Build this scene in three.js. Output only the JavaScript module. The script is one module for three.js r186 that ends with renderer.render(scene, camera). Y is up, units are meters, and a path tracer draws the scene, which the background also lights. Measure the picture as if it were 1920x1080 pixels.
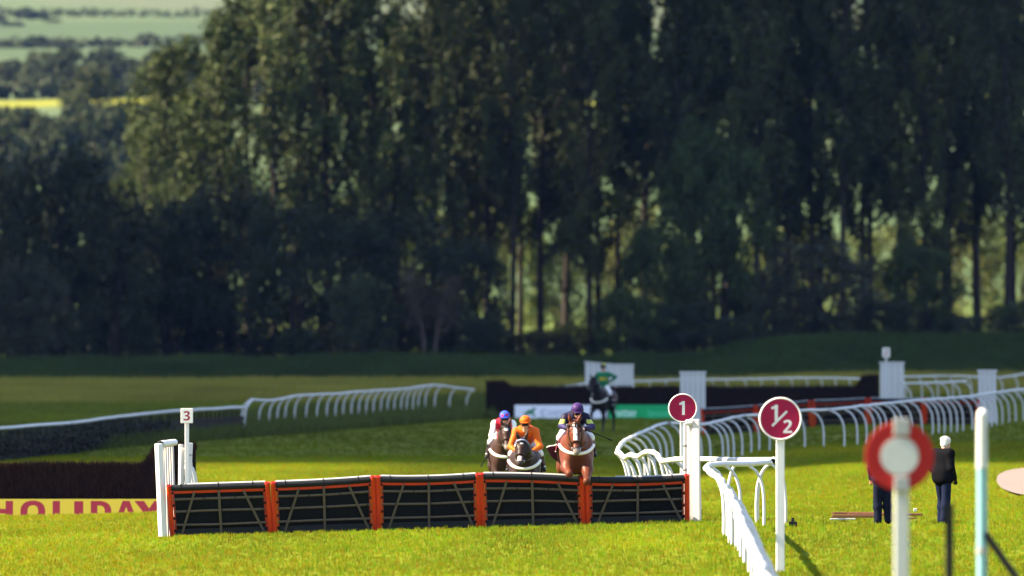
import * as THREE from 'three';
import { mergeGeometries } from 'three/addons/utils/BufferGeometryUtils.js';
import { RoundedBoxGeometry } from 'three/addons/geometries/RoundedBoxGeometry.js';
import { FontLoader } from 'three/addons/loaders/FontLoader.js';
import { TextGeometry } from 'three/addons/geometries/TextGeometry.js';

// ---------------------------------------------------------------- camera, sky, sun, exposure
const F = 21350, EYE = 3.7;                                  // focal length in photo pixels (a 390 mm lens), eye height
const scene = new THREE.Scene();
const camera = new THREE.PerspectiveCamera(2 * Math.atan(540 / F) * 180 / Math.PI, 16 / 9, 1, 20000);
camera.position.set(0, EYE, 0);
camera.rotation.x = Math.atan(64 / F);
camera.focus = 209; camera.userData.fStop = 2.8;
const SUN = new THREE.Vector3(-0.75, 0.66, 0.03).normalize();
{ // clear sky: deep blue overhead, paler towards the horizon and round the sun
  const w = 512, h = 256, a = new Float32Array(w * h * 4), dir = new THREE.Vector3();
  for (let j = 0; j < h; j++) for (let i = 0; i < w; i++) {
    const el = (j + 0.5) / h * Math.PI - Math.PI / 2, az = (i + 0.5) / w * 2 * Math.PI - Math.PI; dir.set(Math.cos(el) * Math.cos(az), Math.sin(el), Math.cos(el) * Math.sin(az));
    const t = Math.pow(Math.max(0, Math.sin(el)), 0.55), g = Math.pow(Math.max(0, dir.dot(SUN)), 6) * 0.10;
    a.set([0.26 * (1 - t) + 0.085 * t + g, 0.30 * (1 - t) + 0.135 * t + g * 0.95, 0.36 * (1 - t) + 0.245 * t + g * 0.85, 1], (j * w + i) * 4);
  }
  const t = new THREE.DataTexture(a, w, h, THREE.RGBAFormat, THREE.FloatType); t.mapping = THREE.EquirectangularReflectionMapping; t.magFilter = t.minFilter = THREE.LinearFilter; t.needsUpdate = true;
  scene.background = t; scene.environment = t;
}
const sun = new THREE.DirectionalLight(0xffeccf, 5.0); sun.name = 'sun';
sun.position.copy(SUN).multiplyScalar(2500).add(new THREE.Vector3(0, 0, -500)); sun.target.position.set(0, 0, -500);
sun.castShadow = true; Object.assign(sun.shadow.camera, { left: -700, right: 700, top: 700, bottom: -700, near: 10, far: 5000 });
sun.shadow.mapSize.set(4096, 4096);
scene.add(sun, sun.target);
const renderer = new THREE.WebGLRenderer({ antialias: true });
renderer.toneMapping = THREE.LinearToneMapping;
renderer.toneMappingExposure = 5.8;
renderer.shadowMap.enabled = true;
scene.fog = new THREE.FogExp2(new THREE.Color(0.17, 0.36, 1.0), 0.000013);

// ---------------------------------------------------------------- helpers
let seed = 12345;
function rnd() { seed |= 0; seed = seed + 0x6D2B79F5 | 0; let t = Math.imul(seed ^ seed >>> 15, 1 | seed); t = t + Math.imul(t ^ t >>> 7, 61 | t) ^ t; return ((t ^ t >>> 14) >>> 0) / 4294967296; }
const rr = (a, b) => a + (b - a) * rnd();
const clamp = (x, a, b) => Math.min(b, Math.max(a, x));
const S = (a, b, x) => { const t = clamp((x - a) / (b - a), 0, 1); return t * t * (3 - 2 * t); };
const mix = (a, b, t) => a + (b - a) * t;
const V = (x, y, z) => new THREE.Vector3(x, y, z);
const hash2 = (x, y) => { let h = Math.imul(x | 0, 374761393) + Math.imul(y | 0, 668265263) | 0; h = Math.imul(h ^ h >>> 13, 1274126177); return ((h ^ h >>> 16) >>> 0) / 4294967296; };
function noise(x, y) { const i = Math.floor(x), j = Math.floor(y), u = x - i, v = y - j, a = u * u * (3 - 2 * u), b = v * v * (3 - 2 * v); return mix(mix(hash2(i, j), hash2(i + 1, j), a), mix(hash2(i, j + 1), hash2(i + 1, j + 1), a), b); }
const fbm = (x, y) => 0.5 * noise(x, y) + 0.3 * noise(2.1 * x + 7, 2.1 * y + 3) + 0.2 * noise(4.3 * x + 1, 4.3 * y + 9);
const GX = (px, d) => (px - 960) / F * d;

function hill(x, d) {                                        // the far valley side
  if (d < 1150) return 0;
  const t = d - 1150;
  let h = d < 2000 ? 46 * S(0, 1, t / 1100) * 1.0 : 0;
  const base = [[1150, 0], [1500, 15], [2000, 39], [2500, 60], [3000, 78], [4000, 116], [5000, 158], [6000, 205], [7500, 240]];
  for (let i = 0; i < base.length - 1; i++) if (d >= base[i][0] && d <= base[i + 1][0]) { h = mix(base[i][1], base[i + 1][1], (d - base[i][0]) / (base[i + 1][0] - base[i][0])); break; }
  return h + (fbm(x / 300 + 5, d / 300) - 0.5) * 8 * S(1300, 2200, d);
}
function H(x, z) {                                           // height of the ground
  const d = -z, px = 960 + F * x / Math.max(d, 60);
  const near = -0.031 * clamp(3.3 - x, 0, 15), d0 = mix(240, 217, S(330, 900, px));             // the home side falls gently to the left; behind its brow the course lies lower
  let far = -0.42 * (1 - S(1250, 1650, px)) - 0.30 * (1 - S(300, 700, px)) * (1 - S(262, 305, d));
  let h = mix(near * S(60, 150, d), far, S(d0, d0 + 14, d));
  h += (noise(x * 0.35 + 50, d * 0.12) - 0.5) * 0.05 * S(60, 160, d);
  const A = mix(1.15, 2.3, S(1180, 1480, px)) + (noise(x * 0.22, 3.3) - 0.5) * 0.5;
  h += A * S(815, 842, d) * (1 - 0.6 * S(850, 885, d));
  return h + hill(x, d);
}
const project = (x, y, d) => [960 + F * x / d, 604 + (EYE - y) * F / d];
function solveD(px, py, h, lo = 100, hi = 1000) {            // distance at which a point h above the ground is seen at py
  for (let d = lo; d < hi; d += 0.25) { const x = GX(px, d); if (604 + (EYE - H(x, -d) - h) * F / d <= py) return d; }
  return hi;
}
const ground = (px, py) => { const d = solveD(px, py, 0), x = GX(px, d); return V(x, H(x, -d), -d); };
const onGround = (px, d) => { const x = GX(px, d); return V(x, H(x, -d), -d); };

const taken = {};
const numbered = n => { const k = taken[n] = (taken[n] ?? -1) + 1; return k ? `${n}_${String(k).padStart(3, '0')}` : n; };
function shade(o) { o.traverse(c => { if (c.isMesh) { c.castShadow = true; c.receiveShadow = true; } }); return o; }
function tag(o, label, category, group, kind) { Object.assign(o.userData, { label, category }); if (group) o.userData.group = group; if (kind) o.userData.kind = kind; return o; }
function thing(name, label, category, pos = [0, 0, 0], turn = 0, group) {
  const o = new THREE.Group(); o.name = numbered(name); scene.add(o);
  if (pos.isVector3) o.position.copy(pos); else o.position.set(...pos);
  o.rotation.y = turn; return tag(o, label, category, group);
}
function part(name, geo, mat, parent) { const m = new THREE.Mesh(Array.isArray(geo) ? mergeGeometries(geo.map(g => g.index ? g.toNonIndexed() : g)) : geo, mat); m.name = name; m.castShadow = m.receiveShadow = true; parent.add(m); return m; }
function box(w, h, d, x = 0, y = 0, z = 0, r = 0) { const g = r ? new RoundedBoxGeometry(w, h, d, 2, r) : new THREE.BoxGeometry(w, h, d); g.translate(x, y, z); return g; }
function tube(pts, r, seg = 12, rad = 8, taper) {
  const c = new THREE.CatmullRomCurve3(pts.map(p => p.isVector3 ? p : V(...p))), g = new THREE.TubeGeometry(c, seg, r, rad, false);
  if (taper) { const P = g.attributes.position; for (let i = 0; i <= seg; i++) { const m = c.getPointAt(i / seg), k = mix(1, taper, i / seg); for (let j = 0; j <= rad; j++) { const n = i * (rad + 1) + j; P.setXYZ(n, m.x + (P.getX(n) - m.x) * k, m.y + (P.getY(n) - m.y) * k, m.z + (P.getZ(n) - m.z) * k); } } g.computeVertexNormals(); }
  return g;
}
function bar(a, b, w, t) {                                   // a board from a to b in its own plane z
  const A = V(...a), B = V(...b), g = new THREE.BoxGeometry(w, A.distanceTo(B), t); g.rotateZ(-Math.atan2(B.x - A.x, B.y - A.y)); return g.translate((A.x + B.x) / 2, (A.y + B.y) / 2, (A.z + B.z) / 2);
}
const rgb = (r, g, b) => new THREE.Color().setRGB(r, g, b);
function noiseTex(n, f, lo, hi, rep) {
  const a = new Uint8Array(n * n * 4);
  for (let j = 0; j < n; j++) for (let i = 0; i < n; i++) {
    const u = i / n, v = j / n, w = (x, y) => f(x * 1, y * 1);
    const k = mix(mix(w(i, j), w(i - n, j), u), mix(w(i, j - n), w(i - n, j - n), u), v);
    const c = 255 * clamp(mix(lo, hi, k), 0, 1); a.set([c, c, c, 255], (j * n + i) * 4);
  }
  const t = new THREE.DataTexture(a, n, n); t.wrapS = t.wrapT = THREE.RepeatWrapping; t.magFilter = THREE.LinearFilter; t.minFilter = THREE.LinearMipmapLinearFilter; t.generateMipmaps = true; if (rep) t.repeat.set(...rep); t.needsUpdate = true; return t;
}
const speckle = noiseTex(256, (x, y) => 0.5 * noise(x / 3, y / 3) + 0.3 * noise(x / 9, y / 9) + 0.2 * noise(x / 30, y / 30), 0.55, 1.15);
const woodTex = noiseTex(256, (x, y) => 0.6 * noise(x / 2.2, y / 40) + 0.4 * noise(x / 9, y / 70), 0.45, 1.1);
const wearTex = noiseTex(256, (x, y) => { const k = noise(x / 14, y / 40) * 0.6 + noise(x / 4, y / 9) * 0.4; return k > 0.68 ? 0.25 : 1; }, 0.80, 1.0);
const M = {};
function mat(name, c, rough = 0.7, o = {}) { return M[name] = new THREE.MeshPhysicalMaterial({ color: Array.isArray(c) ? rgb(...c) : c, roughness: rough, specularIntensity: Array.isArray(c) && Math.max(...c) < 0.06 ? 0.18 : 0.45, ...o }); }
mat('white', [0.66, 0.65, 0.63], 0.5, { map: wearTex });
mat('rail', [0.50, 0.50, 0.50], 0.55, { map: wearTex });
mat('cream', [0.62, 0.57, 0.52], 0.5, { map: wearTex });
mat('orange', [0.60, 0.045, 0.008], 0.45, { map: speckle });
mat('band', [0.50, 0.045, 0.012], 0.6, { map: speckle });
mat('screen', [0.010, 0.011, 0.011], 0.95, { specularIntensity: 0.08, bumpMap: speckle, bumpScale: 0.01, map: speckle });
mat('vinyl', [0.014, 0.015, 0.017], 0.42);
mat('topcover', [0.30, 0.30, 0.29], 0.55, { map: speckle });
mat('oldwood', [0.115, 0.092, 0.066], 0.85, { map: woodTex });
mat('plank', [0.24, 0.10, 0.045], 0.6, { map: woodTex });
mat('darkwood', [0.022, 0.018, 0.014], 0.9, { map: woodTex });
mat('birch', [0.010, 0.007, 0.0055], 0.95, { vertexColors: true, specularIntensity: 0.06 });
mat('strap', [0.008, 0.008, 0.009], 0.6);
mat('bark', [0.035, 0.030, 0.024], 0.95, { map: woodTex });
mat('steel', [0.30, 0.31, 0.30], 0.45, { metalness: 0.3 });
mat('red', [0.30, 0.008, 0.006], 0.6); mat('offwhite', [0.50, 0.52, 0.49], 0.55, { map: speckle });
mat('paleblue', [0.20, 0.40, 0.42], 0.55, { map: speckle });
mat('blackpaint', [0.014, 0.014, 0.014], 0.6);

// ---------------------------------------------------------------- ground
{
  const ds = []; const add = (a, b, s) => { for (let d = a; d < b; d += s) ds.push(d); };
  add(-300, 100, 40); add(100, 180, 5); add(180, 260, 1.25); add(260, 600, 6); add(600, 800, 10); add(800, 900, 3); add(900, 1160, 20);
  for (let d = 1160; d < 7600; d *= 1.02) ds.push(d);
  const NC = 150, pos = [], col = [], uv = [], idx = [];
  for (const d of ds) {
    const W = 90 + 0.42 * Math.abs(d);
    for (let i = 0; i <= NC; i++) {
      const u = i / NC * 2 - 1, x = W * (0.22 * u + 0.78 * u * u * u), z = -d;
      pos.push(x, H(x, z), z); uv.push(x / 5, z / 5);
      const n = fbm(x / 3 + 20, d / 14), n2 = fbm(x / 17, d / 40);
      let c = [0.105, 0.120, 0.003].map((v, k) => v * (0.8 + 0.4 * n) * (k === 0 ? 0.85 + 0.3 * n2 : 1));
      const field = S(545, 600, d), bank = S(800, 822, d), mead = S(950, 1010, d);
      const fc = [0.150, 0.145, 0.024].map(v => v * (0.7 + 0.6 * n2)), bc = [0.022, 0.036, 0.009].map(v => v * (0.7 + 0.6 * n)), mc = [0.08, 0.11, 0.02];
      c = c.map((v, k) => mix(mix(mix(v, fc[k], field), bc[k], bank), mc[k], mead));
      if (d > 1200) {                                        // patchwork of fields on the valley side, bluish haze mixed into their colours
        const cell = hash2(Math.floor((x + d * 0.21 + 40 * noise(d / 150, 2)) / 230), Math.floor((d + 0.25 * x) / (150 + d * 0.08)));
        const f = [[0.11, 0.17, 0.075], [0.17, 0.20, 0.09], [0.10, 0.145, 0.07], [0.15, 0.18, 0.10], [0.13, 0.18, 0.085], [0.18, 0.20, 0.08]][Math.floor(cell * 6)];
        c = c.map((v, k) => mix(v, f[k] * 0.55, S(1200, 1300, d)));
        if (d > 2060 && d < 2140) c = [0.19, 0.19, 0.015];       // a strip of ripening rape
      }
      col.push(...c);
    }
  }
  for (let j = 0; j < ds.length - 1; j++) for (let i = 0; i < NC; i++) { const a = j * (NC + 1) + i, b = a + NC + 1; idx.push(a, a + 1, b, a + 1, b + 1, b); }
  const g = new THREE.BufferGeometry(); g.setAttribute('position', new THREE.Float32BufferAttribute(pos, 3)); g.setAttribute('color', new THREE.Float32BufferAttribute(col, 3)); g.setAttribute('uv', new THREE.Float32BufferAttribute(uv, 2)); g.setIndex(idx); g.computeVertexNormals();
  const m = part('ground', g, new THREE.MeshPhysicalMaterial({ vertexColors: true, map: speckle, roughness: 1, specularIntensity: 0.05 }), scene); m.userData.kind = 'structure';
}
// sandy path crossing at the right edge
{
  const pts = []; const outline = [[1869, 903], [1874, 893], [1890, 886], [1930, 881], [1990, 879], [2060, 886], [2060, 925], [1990, 938], [1925, 933], [1888, 924], [1872, 913]];
  for (const [px, py] of outline) pts.push(ground(px, py));
  const c = pts.reduce((a, p) => a.add(p), V(0, 0, 0)).multiplyScalar(1 / pts.length); const cur = new THREE.CatmullRomCurve3(pts, true).getPoints(80);
  const pos = [], uv = [], idx = []; const R = 8;
  for (let r = 0; r <= R; r++) cur.forEach(p => { const x = mix(c.x, p.x, r / R), z = mix(c.z, p.z, r / R); pos.push(x, H(x, z) + 0.055, z); uv.push(x, z); });
  const n = cur.length; for (let r = 0; r < R; r++) for (let i = 0; i < n - 1; i++) { const a = r * n + i, b = a + n; idx.push(a, b, a + 1, a + 1, b, b + 1); }
  const g = new THREE.BufferGeometry(); g.setAttribute('position', new THREE.Float32BufferAttribute(pos, 3)); g.setAttribute('uv', new THREE.Float32BufferAttribute(uv, 2)); g.setIndex(idx); g.computeVertexNormals();
  const m = part('sand_path', g, mat('sand', [0.17, 0.125, 0.105], 0.95, { map: speckle, side: THREE.DoubleSide }), scene); m.userData.kind = 'structure';
  m.userData.label = 'patch of pinkish sand path at the right edge of the turf';
}
// ---------------------------------------------------------------- grass (uncountable: instanced tufts)
function tuftGeo(n, h, w, spread, lean) {
  const pos = [], nor = [];
  for (let i = 0; i < n; i++) {
    const a = rr(0, 6.283), x = rr(-spread, spread), z = rr(-spread, spread), hh = h * rr(0.55, 1.15), l = lean * rr(0.2, 1), b = rr(0, 6.283);
    const ax = Math.cos(a) * w / 2, az = Math.sin(a) * w / 2, mx = x + Math.cos(b) * l * hh * 0.4, mz = z + Math.sin(b) * l * hh * 0.4, tx = x + Math.cos(b) * l * hh, tz = z + Math.sin(b) * l * hh;
    const P = [[x - ax, 0, z - az], [x + ax, 0, z + az], [mx + ax * 0.8, hh * 0.6, mz + az * 0.8], [mx - ax * 0.8, hh * 0.6, mz - az * 0.8], [tx, hh, tz]];
    for (const k of [0, 1, 2, 0, 2, 3, 3, 2, 4]) pos.push(...P[k]);
  }
  const g = new THREE.BufferGeometry(); g.setAttribute('position', new THREE.Float32BufferAttribute(pos, 3)); g.computeVertexNormals(); return g;
}
const grassMat = new THREE.MeshPhysicalMaterial({ color: 0xffffff, roughness: 1, specularIntensity: 0.1, transmission: 0.4, thickness: 0, side: THREE.DoubleSide });
function grass(name, geo, count, place, label) {
  const im = new THREE.InstancedMesh(geo, grassMat, count), o = new THREE.Object3D(), c = new THREE.Color(); let k = 0;
  while (k < count) { const r = place(); if (!r) continue; o.position.set(r[0], H(r[0], r[1]) - 0.004, r[1]); o.rotation.y = rr(0, 6.283); o.scale.set(r[2], r[2] * rr(0.7, 1.3), r[2]); o.updateMatrix(); im.setMatrixAt(k, o.matrix); c.setRGB(...r[3]); im.setColorAt(k, c); k++; }
  im.name = name; im.castShadow = im.receiveShadow = true; scene.add(im); tag(im, label, 'grass', null, 'stuff'); return im;
}
const inSand = (x, d) => { const [px, py] = project(x, H(x, -d), d); return px > 1872 && py > 883 && py < 932 && (px > 1890 || (py > 893 && py < 922)); };
grass('turf', tuftGeo(9, 0.055, 0.007, 0.035, 0.5), 190000, () => {
  const d = Math.sqrt(rr(130 * 130, 350 * 350)), x = rr(-0.056, 0.056) * d; if (inSand(x, d)) return null;
  const n = fbm(x / 2.2 + 9, d / 16), n2 = fbm(x / 9 + 3, d / 30 + 8), k = 0.62 + 0.72 * n, dry = n2 > 0.55 ? (n2 - 0.55) * 0.16 : 0;
  return [x, -d, rr(0.7, 1.25), [(0.150 * k * (0.85 + 0.3 * n2) + dry * 0.6) * rr(0.6, 1.4), (0.178 * k + dry * 0.3) * rr(0.68, 1.32), 0.0030 * rr(0.5, 1.8)]];
}, 'short bright green mown turf of the racecourse');
grass('shaded_turf', tuftGeo(7, 0.06, 0.014, 0.08, 0.5), 60000, () => {  // tinted darker than the near turf, cloud shade put into the colour
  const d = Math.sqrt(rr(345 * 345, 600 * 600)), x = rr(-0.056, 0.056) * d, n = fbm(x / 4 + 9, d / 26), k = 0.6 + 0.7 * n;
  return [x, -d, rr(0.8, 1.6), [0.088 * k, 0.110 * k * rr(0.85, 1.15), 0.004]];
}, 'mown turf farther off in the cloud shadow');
grass('rough_field', tuftGeo(9, 0.30, 0.03, 0.22, 0.6), 42000, () => {
  const d = Math.sqrt(rr(580 * 580, 822 * 822)), x = rr(-0.058, 0.058) * d, n = fbm(x / 6, d / 30), k = 0.55 + 0.8 * n;
  return [x, -d, rr(0.5, 1.1), [0.185 * k, 0.172 * k, 0.030 * k]];
}, 'long yellowish hay grass in the field before the trees');
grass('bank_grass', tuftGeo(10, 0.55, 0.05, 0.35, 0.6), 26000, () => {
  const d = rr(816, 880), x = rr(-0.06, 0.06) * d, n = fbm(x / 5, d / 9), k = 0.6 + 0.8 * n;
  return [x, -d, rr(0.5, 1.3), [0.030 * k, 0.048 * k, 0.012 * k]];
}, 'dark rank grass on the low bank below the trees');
grass('verge_grass', tuftGeo(10, 0.42, 0.03, 0.2, 0.6), 9000, () => {
  const px = rr(-40, 930), py = mix(858, 786, clamp(px / 900, 0, 1)) - Math.pow(rnd(), 1.4) * 42, d = solveD(px, py, 0, 320, 640); if (px < 470 && rnd() < 0.5) return null;
  const k = rr(0.6, 1.2); return [GX(px, d), -d, rr(0.5, 1.15), [0.060 * k, 0.078 * k, 0.016 * k]];
}, 'unmown verge grass behind the far left rail');

// ---------------------------------------------------------------- the cloud whose shadow lies over the trees and far track
{
  const ALT = 620, geos = []; const ico = new THREE.IcosahedronGeometry(1, 3);
  const puff = (x, d, r, flat = 0.55) => {                    // x, d: where the puff's shadow falls on the ground
    const g = ico.clone(), P = g.attributes.position; const s0 = rr(0, 99);
    for (let i = 0; i < P.count; i++) { const a = P.getX(i), b = P.getY(i), c = P.getZ(i), k = 1 + 0.35 * (noise(a * 2 + s0, c * 2 + b) - 0.5) + 0.2 * (noise(a * 5 + s0, c * 5 + b * 3) - 0.5); P.setXYZ(i, a * k, b * k, c * k); }
    g.scale(r, r * flat, r); const t = (ALT + rr(-12, 12)) / SUN.y; g.translate(x + SUN.x * t, SUN.y * t, -d + SUN.z * t); geos.push(g);
  };
  for (let x = -420; x <= 420; x += Math.abs(x) < 60 ? 8 : 16) { const e = 332 - 36 * S(3, 10, x) + 4 * Math.sin(x / 21); puff(x + rr(-4, 4), e + rr(-2, 2) + 15, rr(13, 16)); puff(x + rr(-4, 4), e + 34, rr(15, 18)); puff(x + rr(-4, 4), e + 55, rr(16, 19)); }
  for (let x = -420; x <= 420; x += 42) for (let d = 392; d < 1040; d += 40) { const far = mix(846, 1010, S(25, 85, x)); if (d > far) continue; puff(x + rr(-9, 9), d + rr(-8, 8), rr(32, 40), 0.7); }
  for (let x = -420; x <= 40; x += 36) for (const d of [992, 1018]) puff(x + rr(-6, 6), d + rr(-3, 3), rr(26, 31), 0.7);
  for (let x = -420; x <= 420; x += 28) puff(x, mix(852, 1020, S(25, 85, x)), rr(16, 24));
  const g = mergeGeometries(geos); g.computeVertexNormals();
  const c = part('cloud', g, mat('cloud', [0.9, 0.9, 0.9], 1), scene); c.userData.kind = 'structure'; c.userData.label = 'broad white cumulus cloud drifting high over the course';
}
// ---------------------------------------------------------------- trees
const leafMat = new THREE.MeshPhysicalMaterial({ color: 0xffffff, vertexColors: true, roughness: 0.55, specularIntensity: 0.2, transmission: 0.25, thickness: 0, side: THREE.DoubleSide });
function leaves(list) {                                      // list of [x,y,z,size,color]
  const pos = [], col = [], q = new THREE.Quaternion(), e = new THREE.Euler(), a = V(0, 0, 0);
  for (const [x, y, z, s, c] of list) {
    e.set(rr(-1.2, 1.2), rr(0, 6.283), rr(-1.2, 1.2)); q.setFromEuler(e);
    const L = s * rr(0.7, 1.3), w = s * rr(0.45, 0.8), P = [[0, -L / 2, 0], [w / 2, rr(-0.1, 0.1) * L, 0.12 * s], [0, L / 2, 0], [-w / 2, rr(-0.1, 0.1) * L, 0.12 * s]].map(p => a.set(...p).applyQuaternion(q).toArray());
    for (const k of [0, 1, 2, 0, 2, 3]) { pos.push(P[k][0] + x, P[k][1] + y, P[k][2] + z); col.push(...c); }
  }
  const g = new THREE.BufferGeometry(); g.setAttribute('position', new THREE.Float32BufferAttribute(pos, 3)); g.setAttribute('color', new THREE.Float32BufferAttribute(col, 3)); g.computeVertexNormals(); return g;
}
const jit = (c, k) => { const b = rr(1 - k, 1 + k); return c.map(v => v * b * rr(0.9, 1.1)); };
function poplarGeo(Ht, n, low, wide, tint) {
  const wood = [tube([[0, -0.3, 0], [rr(-0.2, 0.2), Ht * 0.35, rr(-0.2, 0.2)], [rr(-0.4, 0.4), Ht * 0.7, rr(-0.4, 0.4)], [0, Ht * 0.98, 0]], 0.34, 14, 7, 0.1)], L = [];
  const nb = 46;
  for (let b = 0; b < nb; b++) {
    const t = (b + rnd()) / nb, y0 = Ht * mix(low, 0.95, t), a = rr(0, 6.283), prof = Math.sin(Math.PI * clamp(0.18 + 0.8 * t, 0, 1)) ** 0.7, len = wide * prof * rr(0.55, 1.2) + 0.5, up = len * rr(0.7, 1.5);
    const e = V(Math.cos(a) * len, y0 + up, Math.sin(a) * len), m = V(Math.cos(a) * len * 0.6, y0 + up * 0.35, Math.sin(a) * len * 0.6);
    wood.push(tube([[0, y0, 0], m, e], mix(0.11, 0.04, t), 5, 4, 0.25));
    const nl = Math.round(n / nb * rr(0.6, 1.5));
    for (let i = 0; i < nl; i++) { const s = Math.pow(rnd(), 0.6), p = V(0, y0, 0).lerp(m, Math.min(1, s * 1.6)).lerp(e, s), r = 0.35 + 0.75 * rnd(); const u = rr(0, 6.283), v = rr(-1, 1); L.push([p.x + Math.cos(u) * r * rnd(), p.y + v * r * 1.2, p.z + Math.sin(u) * r * rnd(), rr(0.28, 0.52), jit(tint, 0.45)]); }
  }
  for (let i = 0; i < n * 0.03; i++) L.push([rr(-0.5, 0.5), Ht * rr(0.9, 1.01), rr(-0.5, 0.5), 0.35, jit(tint, 0.4)]);
  return { wood: mergeGeometries(wood), crown: leaves(L) };
}
function bushGeo(R, Ht, n, tint, stems = 3, size = 0.34, y0 = 0.06) {
  const wood = [], L = [], blobs = [];
  for (let i = 0; i < stems; i++) { const a = rr(0, 6.283), l = R * rr(0.15, 0.45); wood.push(tube([[Math.cos(a) * 0.2, -0.3, Math.sin(a) * 0.2], [Math.cos(a) * l * 0.5, Ht * 0.3, Math.sin(a) * l * 0.5], [Math.cos(a) * l, Ht * 0.75, Math.sin(a) * l]], 0.22, 8, 6, 0.2)); }
  for (let i = 0; i < 60; i++) {                              // lobes over a dome
    const v = Math.pow(rnd(), 0.8), th = rr(0, 6.283), y = Ht * mix(y0, 0.9, v), prof = Math.pow(Math.sin(Math.PI * clamp(mix(0.22, 0.9, v), 0, 1)), 0.6), r = R * prof * Math.pow(rnd(), 0.25) * 0.85;
    blobs.push([Math.cos(th) * r, y, Math.sin(th) * r, Math.min(R, Ht) * rr(0.16, 0.3), rr(0.75, 1.25)]);
  }
  for (let i = 0; i < n; i++) {
    const b = blobs[i % blobs.length], u = rr(0, 6.283), c = rr(-0.75, 1), s = Math.sqrt(1 - c * c), r = b[3] * Math.pow(rnd(), 0.3) * rr(0.85, 1.12);
    L.push([b[0] + Math.cos(u) * s * r, Math.max(0.1, b[1] + c * r), b[2] + Math.sin(u) * s * r, size * rr(0.7, 1.3), jit(tint.map(x => x * b[4]), 0.35)]);
  }
  return { wood: mergeGeometries(wood), crown: leaves(L) };
}
function tree(name, g, label, category, group, pos, turn, sx, sy) {
  const t = thing(name, label, category, pos, turn, group); part('trunk', g.wood, M.bark, t); part('crown', g.crown, leafMat, t); t.scale.set(sx, sy, sx); return t;
}
const P_TINT = [0.040, 0.050, 0.014];
const poplars = [poplarGeo(30, 7200, 0.24, 3.0, P_TINT), poplarGeo(30, 6600, 0.30, 2.8, [0.036, 0.046, 0.015]), poplarGeo(30, 7600, 0.20, 3.3, [0.046, 0.055, 0.014]), poplarGeo(30, 6000, 0.34, 2.7, [0.034, 0.045, 0.014])];
const leafy = poplarGeo(30, 7500, 0.12, 3.8, [0.060, 0.078, 0.020]), pale = [poplarGeo(30, 7400, 0.2, 3.3, [0.058, 0.074, 0.021]), poplarGeo(30, 7000, 0.22, 3.0, [0.054, 0.070, 0.020])];  // brighter leaf tint stands in for sunlight on the left group
// the group at the left, whose tops stand inside the picture
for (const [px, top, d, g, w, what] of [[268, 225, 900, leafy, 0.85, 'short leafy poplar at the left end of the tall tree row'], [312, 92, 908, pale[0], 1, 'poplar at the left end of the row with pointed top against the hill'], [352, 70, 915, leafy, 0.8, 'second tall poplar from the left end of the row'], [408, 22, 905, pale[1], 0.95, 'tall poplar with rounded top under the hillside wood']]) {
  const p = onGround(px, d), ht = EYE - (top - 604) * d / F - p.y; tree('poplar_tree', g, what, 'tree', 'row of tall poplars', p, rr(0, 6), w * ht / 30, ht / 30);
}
const ordinal = ['first', 'second', 'third', 'fourth', 'fifth', 'sixth', 'seventh', 'eighth', 'ninth', 'tenth', 'eleventh', 'twelfth', 'thirteenth', 'fourteenth', 'fifteenth', 'sixteenth', 'seventeenth', 'eighteenth', 'nineteenth', 'twentieth', 'twenty first', 'twenty second', 'twenty third', 'twenty fourth', 'twenty fifth', 'twenty sixth', 'twenty seventh', 'twenty eighth'];
let lp = 6;
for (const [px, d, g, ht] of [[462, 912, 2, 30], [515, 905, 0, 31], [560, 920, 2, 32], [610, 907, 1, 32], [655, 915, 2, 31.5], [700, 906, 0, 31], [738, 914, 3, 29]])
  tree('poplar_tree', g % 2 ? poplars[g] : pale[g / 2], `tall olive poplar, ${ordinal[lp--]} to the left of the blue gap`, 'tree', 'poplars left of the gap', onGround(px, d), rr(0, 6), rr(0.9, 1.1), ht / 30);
for (let px = 812, i = 0; px < 2010; px += rr(40, 62), i++)
  tree('poplar_tree', poplars[i % 4], `tall dark poplar in front row, ${ordinal[i]} right of the blue gap`, 'tree', 'poplars right of the gap', onGround(px, 905 + (i % 3) * 9 + rr(-3, 3)), rr(0, 6), rr(0.8, 1.02), rr(1.08, 1.28));
for (let px = 840, i = 0; px < 2000; px += rr(60, 90), i++)
  tree('poplar_tree', poplars[(i + 2) % 4], 'dark poplar standing in the second row behind the front poplars', 'tree', 'second row of poplars', onGround(px, 940 + rr(-6, 6)), rr(0, 6), rr(0.8, 1), rr(1.1, 1.3));
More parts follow.
